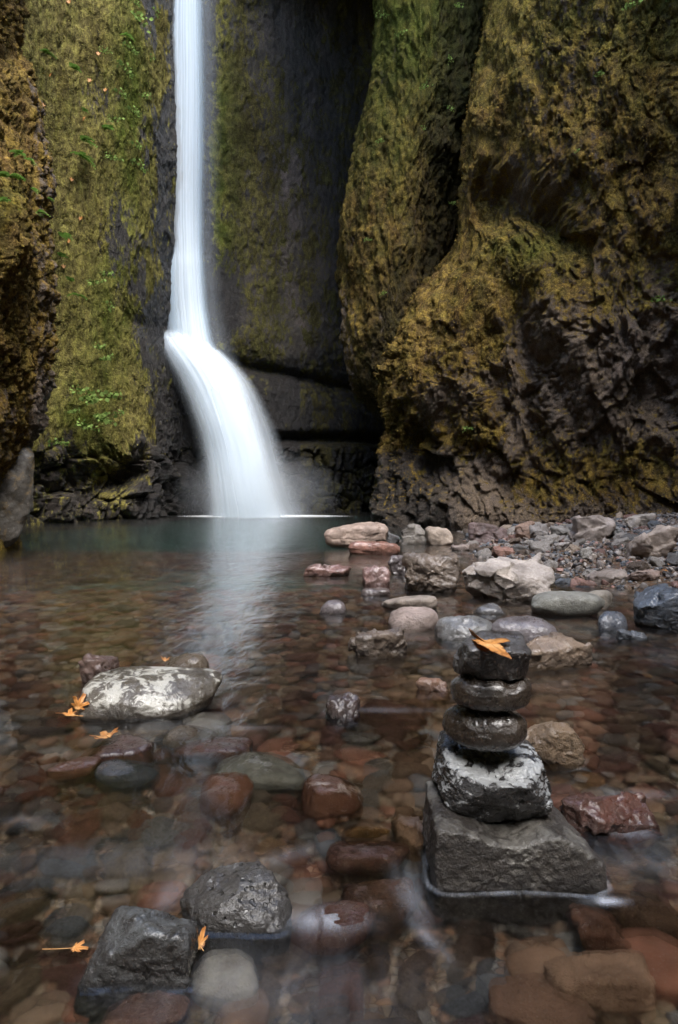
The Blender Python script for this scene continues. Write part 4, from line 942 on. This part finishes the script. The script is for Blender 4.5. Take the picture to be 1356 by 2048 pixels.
def maple(k=90):
    th = np.linspace(0, 2 * math.pi, k, endpoint=False); r = np.full(k, .28)
    for a0, L, w_ in ((90, 1, 17), (42, .85, 15), (138, .85, 15), (-2, .55, 14), (182, .55, 14)):
        dlt = np.abs((np.degrees(th) - a0 + 180) % 360 - 180); r = np.maximum(r, L * np.clip(1 - dlt / (w_ * 2.2), 0, 1) ** .9)
    r = r * (1 + .10 * np.sin(th * 23)); return np.stack([r * np.cos(th), r * np.sin(th)], -1)
def leaf(label, loc, rot, size, mat, outline=None, curl=.35, seed=0, stem=.9, group=None, zed=None, parts=True):
    root = bpy.data.objects.new('autumn_leaf', None); COL.objects.link(root); root.location = loc; root.rotation_euler = rot; tag(root, label, 'leaf', group)
    O = maple() if outline is None else outline; rr = np.linspace(0, 1, 9); V = O[None] * rr[:, None, None]
    z = curl * (V[..., 0] ** 2 * .9 - .25 * V[..., 1] ** 2) + .17 * fbm(np.stack([V[..., 0] * 2, V[..., 1] * 2, 0 * V[..., 0] + seed], -1), 3, seed)
    if zed is not None: z = z + zed[None] * rr[:, None] ** 2
    V = np.concatenate([V, z[..., None]], -1) * size; k = len(O)
    top_ = V.reshape(-1, 3); bot = top_ - [0, 0, .012 * size]; n = len(top_); Fs = []
    for i in range(len(rr) - 1):
        for j in range(k):
            a, b, c, d = i * k + j, i * k + (j + 1) % k, (i + 1) * k + (j + 1) % k, (i + 1) * k + j
            Fs += [[a, d, c, b], [a + n, b + n, c + n, d + n]]
    for j in range(k): a, b = (len(rr) - 1) * k + j, (len(rr) - 1) * k + (j + 1) % k; Fs.append([a, a + n, b + n, b])
    lm = new_mesh('leaf_blade', np.concatenate([top_, bot]), Fs); ra = np.repeat(rr, k); rmax = np.hypot(O[:, 0], O[:, 1]); pk = (rmax > np.roll(rmax, 3)) & (rmax > np.roll(rmax, -3)) & (rmax > .45)
    pk = np.maximum.reduce([pk, np.roll(pk, 1), pk]).astype(float); vein = np.tile(pk, len(rr)); rc = np.stack([ra, vein, 0 * ra], -1); vattr(lm, 'rim', np.concatenate([rc, rc])); link('leaf_blade', lm, mat, root)
    if stem:
        pts = [np.array([0, -u * stem * size, .10 * size * u * u + .02 * size]) for u in np.linspace(0, 1, 7)]; Vv, Ff = [], []
        for i, p in enumerate(pts):
            for a in range(5): Vv.append(p + np.array([math.cos(a * 1.2566), 0, math.sin(a * 1.2566)]) * size * .022)
            if i:
                for a in range(5): Ff.append([(i - 1) * 5 + a, (i - 1) * 5 + (a + 1) % 5, i * 5 + (a + 1) % 5, i * 5 + a])
        link('leaf_stem', new_mesh('leaf_stem', Vv, Ff), LM1, root)
    return root
def at(px, py, d): return Vector(P(px, py, d))
# cairn leaf from its own outline
ZL = .593; ol = [(1024, 1312), (1004, 1307), (985, 1301), (966, 1291), (952, 1283), (943, 1273), (952, 1275), (946, 1262), (937, 1244), (950, 1258), (963, 1268), (985, 1270), (1003, 1270), (1012, 1276), (1021, 1283), (1008, 1283), (1000, 1286), (1010, 1298)]
cc = G(980, 1284, ZL); O = []; zd = []
for q in ol:
    g = G(q[0], max(q[1], 1262), ZL); O.append([(g[0] - cc[0]) / .05, (g[1] - cc[1]) / .05]); zd.append((1262 - q[1]) / F * 1.7 / .05 + .12 if q[1] < 1262 else .0)
O = np.array(O); th = np.linspace(0, len(O), 90, endpoint=False); i0 = th.astype(int); f_ = (th - i0)[:, None]
O2 = O[i0] * (1 - f_) + O[(i0 + 1) % len(O)] * f_; zd = np.array(zd); z2 = zd[i0] * (1 - f_[:, 0]) + zd[(i0 + 1) % len(O)] * f_[:, 0]
leaf('bright orange curled leaf lying on the cap stone of the cairn', (cc[0], cc[1], ZL - .004), (-.06, 0, 0), .05, LM1, O2, .12, 3, 0, zed=z2)
leaf('orange leaf floating against the left end of the pale boulder', (*G(140, 1430, .012)[:2], .014), (.1, .1, 1.2), .075, LM1, None, .55, 4, .9)
leaf('folded orange leaf standing against the left end of the pale boulder', (*G(156, 1412, .05)[:2], .05), (1.35, .5, .2), .06, LM1, None, 1.1, 5, 0)
leaf('tan leaf lying on the maroon stone in front of the pale boulder', (*G(213, 1470, .05)[:2], .048), (-.1, -.1, .55), .085, LM2, None, .2, 6, .9)
leaf('orange leaf caught between the dark square rock and the holed grey rock', (*G(398, 1888, .02)[:2], .02), (.3, -.3, .6), .045, LM1, None, .5, 7, .5)
leaf('thin orange leaf edge and stem floating left of the dark square rock', (*G(150, 1898, .012)[:2], .014), (0, 0, -1.45), .03, LM1, None, .4, 8, 2.2)
leaf('small curled leaf floating behind the pale boulder', (*G(330, 1320, .02)[:2], .02), (.3, .2, .3), .042, LM2, None, .9, 9, .6)
q = on_bank(1332, 1152); leaf('orange leaf lying on the gravel near the right edge of the bank', (q[0], q[1], q[2] + .05), (.2, 0, .5), .05, LM1, None, .3, 11, .6)
wl = [(137, 6), (192, 107), (97, 150), (174, 164), (207, 183), (160, 440), (135, 483), (126, 535), (165, 240), (142, 360), (85, 215)]
ow = ['topmost', 'second from the top', 'third from the top', 'fourth from the top', 'fifth from the top', 'sixth from the top', 'seventh from the top', 'eighth from the top', 'ninth from the top', 'tenth from the top', 'lowest']
for i, (a, b) in enumerate(sorted(wl, key=lambda q: q[1])):
    p, n = visible_point(a, b, CL['back'])
    leaf(f'{ow[i]} of the orange leaves caught on the pale mossy face', Vector(p + n * .05), (1.3, rs.uniform(-.5, .5), rs.uniform(-1, 1)), .085, LM1, None, .4, 20 + i, .5, 'orange leaves on the mossy face')
rs2 = np.random.RandomState(5); bl = []
while len(bl) < 14:
    a, b = rs2.uniform(960, 1350), rs2.uniform(1085, 1165); q = on_bank(a, b)
    if q[2] < .05 or any(h[3][0] < a < h[3][2] and h[3][1] < b < h[3][3] for h in HERO): continue
    bl.append((a, q))
bl.sort(key=lambda q: q[0]); ow2 = ['leftmost'] + ow[1:10] + ['eleventh from the top', 'twelfth from the top', 'thirteenth from the top'] + ['rightmost']
for i, (a, q) in enumerate(bl):
    leaf(f"{ow2[i].replace('top', 'left')} of the tiny tan leaves on the gravel bank", (q[0], q[1], q[2] + .035), (rs2.uniform(-.4, .4), rs2.uniform(-.4, .4), rs2.uniform(0, 6)), .03, LM2, None, .4, 40 + i, 0, 'tiny leaves on the gravel')

# ------------------------------------------------------------------ water
t = NT('stream_water')
n1 = t.noise(t.coord('Position', scale=(1, .55, 1), rot=(0, 0, .25)), 2.6, 3, .5, .6); n2 = t.noise(t.coord('Position', scale=(1, .5, 1), rot=(0, 0, -.3)), 11, 3, .5, .8)
nm = t.bump(t.math('ADD', n1, t.math('MULTIPLY', n2, .3)), .26, .05)
fr = t.n('ShaderNodeFresnel'); fr.inputs['IOR'].default_value = 1.33; t.l(nm, fr.inputs['Normal'])
gl = t.n('ShaderNodeBsdfGlossy'); gl.inputs['Roughness'].default_value = .17; gl.inputs['Color'].default_value = (1, 1, 1, 1); t.l(nm, gl.inputs['Normal'])
rf = t.n('ShaderNodeBsdfRefraction'); rf.inputs['IOR'].default_value = 1.2; rf.inputs['Roughness'].default_value = .27; rf.inputs['Color'].default_value = (.97, .965, .92, 1); t.l(nm, rf.inputs['Normal'])
tr = t.n('ShaderNodeBsdfTransparent'); tr.inputs['Color'].default_value = (.97, .965, .92, 1)
m1 = t.n('ShaderNodeMixShader'); m1.inputs[0].default_value = .62; t.l(tr.outputs[0], m1.inputs[1]); t.l(rf.outputs[0], m1.inputs[2])
m2 = t.n('ShaderNodeMixShader'); t.l(fr.outputs[0], m2.inputs[0]); t.l(m1.outputs[0], m2.inputs[1]); t.l(gl.outputs[0], m2.inputs[2])
fo = t.n('ShaderNodeBsdfDiffuse'); fo.inputs[0].default_value = (.62, .66, .74, 1)
st = t.noise(t.coord('Position', scale=(3.2, 1, 1), rot=(0, 0, .5)), 7, 4, .6, .7)
ff = t.math('MULTIPLY', t.sep(t.attr('froth_sheen').outputs['Color'])[0], t.ramp(st, [(.3, .15), (.7, 1.0)]), clamp=True)
m3 = t.n('ShaderNodeMixShader'); t.l(ff, m3.inputs[0]); t.l(m2.outputs[0], m3.inputs[1]); t.l(fo.outputs[0], m3.inputs[2]); t.l(m3.outputs[0], t.out.inputs[0])
nx, ny = 460, 560
u = np.linspace(-1, 1, nx); xs = np.sign(u) * (np.abs(u) * 1.6 + np.abs(u) ** 4 * 5.9) ; xs[u > 0] *= 1.05
vv = np.linspace(0, 1, ny); ys = np.where(vv < .08, -3.5 + vv / .08 * 4.6, 1.1 + (vv - .08) / .92 * 2.2 + np.clip(vv - .08, 0, 1) ** 4.5 * 25.9); ys = ys * 20.6 / ys[-1] if ys[-1] < 20.6 else ys
X, Y = np.meshgrid(xs, ys); Z = .004 * fbm(np.stack([X * 2.2, Y * 1.2, 0 * X], -1), 3, 111) * sstep(8, 3, Y)
froth_sheen = np.zeros_like(X)
def fblob(px, py, sx_, sy_, amt, rot=0):
    g = G(px, py, 0); c_, s_ = math.cos(rot), math.sin(rot); k = g[1] / F; dx, dy = X - g[0], Y - g[1]; uu = dx * c_ + dy * s_; v_ = -dx * s_ + dy * c_
    return amt * np.exp(-(uu / (sx_ * k)) ** 2 - (v_ / (sy_ * k)) ** 2)
froth_sheen += fblob(826, 1800, 24, 100, .15, .15) + fblob(860, 1880, 12, 60, .18, .5) + fblob(1215, 1802, 32, 12, .5) + fblob(1240, 1660, 60, 22, .25, -.3) + fblob(1270, 1590, 60, 20, .15)
froth_sheen += fblob(560, 1980, 260, 110, .07) + fblob(250, 1720, 260, 60, .05) + fblob(1300, 1720, 180, 80, .06) + fblob(575, 1710, 70, 22, .07, .5) + fblob(650, 1840, 70, 35, .35) + fblob(60, 1640, 60, 20, .05) + fblob(340, 1790, 25, 50, .15) + fblob(480, 1455, 60, 14, .08) + fblob(770, 1420, 90, 14, .08)  # water sheen painted as pale bluish patches, along with real foam
for ph, hx, hy, bx, o in HERO:
    if ph not in ('cairn', 'holed grey rock', 'dark square rock', 'pale boulder', 'black-maroon rock'): continue
    V = np.array([v.co[:] for v in o.data.vertices]); wz = -o.location.z; ring = V[np.abs(V[:, 2] - wz) < .012]
    if len(ring) < 20 or V[:, 2].max() < wz + .015: continue
    cxy = ring.mean(0)[:2]; ang = np.arctan2(ring[:, 1] - cxy[1], ring[:, 0] - cxy[0]); rad = np.hypot(ring[:, 0] - cxy[0], ring[:, 1] - cxy[1])
    bins = np.linspace(-math.pi, math.pi, 37); br_ = np.array([rad[(ang >= bins[i]) & (ang < bins[i + 1])].max() if ((ang >= bins[i]) & (ang < bins[i + 1])).any() else rad.mean() for i in range(36)])
    dx, dy = X - o.location.x - cxy[0], Y - o.location.y - cxy[1]; A = np.arctan2(dy, dx); R_ = np.hypot(dx, dy); B = np.interp(A, (bins[:-1] + bins[1:]) / 2, br_, period=2 * math.pi); e = R_ - B
    near = np.abs(dx) < .6
    Z += near * .005 * np.exp(-(e / .010) ** 2); amt = .28 if ph == 'cairn' else .05
    froth_sheen = np.maximum(froth_sheen, near * amt * sstep(.03, -.08, dy) * np.exp(-((e - .003) / .006) ** 2) * (.5 + fbm(np.stack([X * 9, Y * 9, 0 * X], -1), 2, 3)) * (1 if ph == 'cairn' else .8))
me = new_mesh('stream_water', np.stack([X, Y, Z], -1).reshape(-1, 3), grid_faces(ny, nx)); vattr(me, 'froth_sheen', np.repeat(np.clip(froth_sheen, 0, .85).reshape(-1, 1), 3, 1))
tag(link('stream_water', me, t.m), kind='structure')
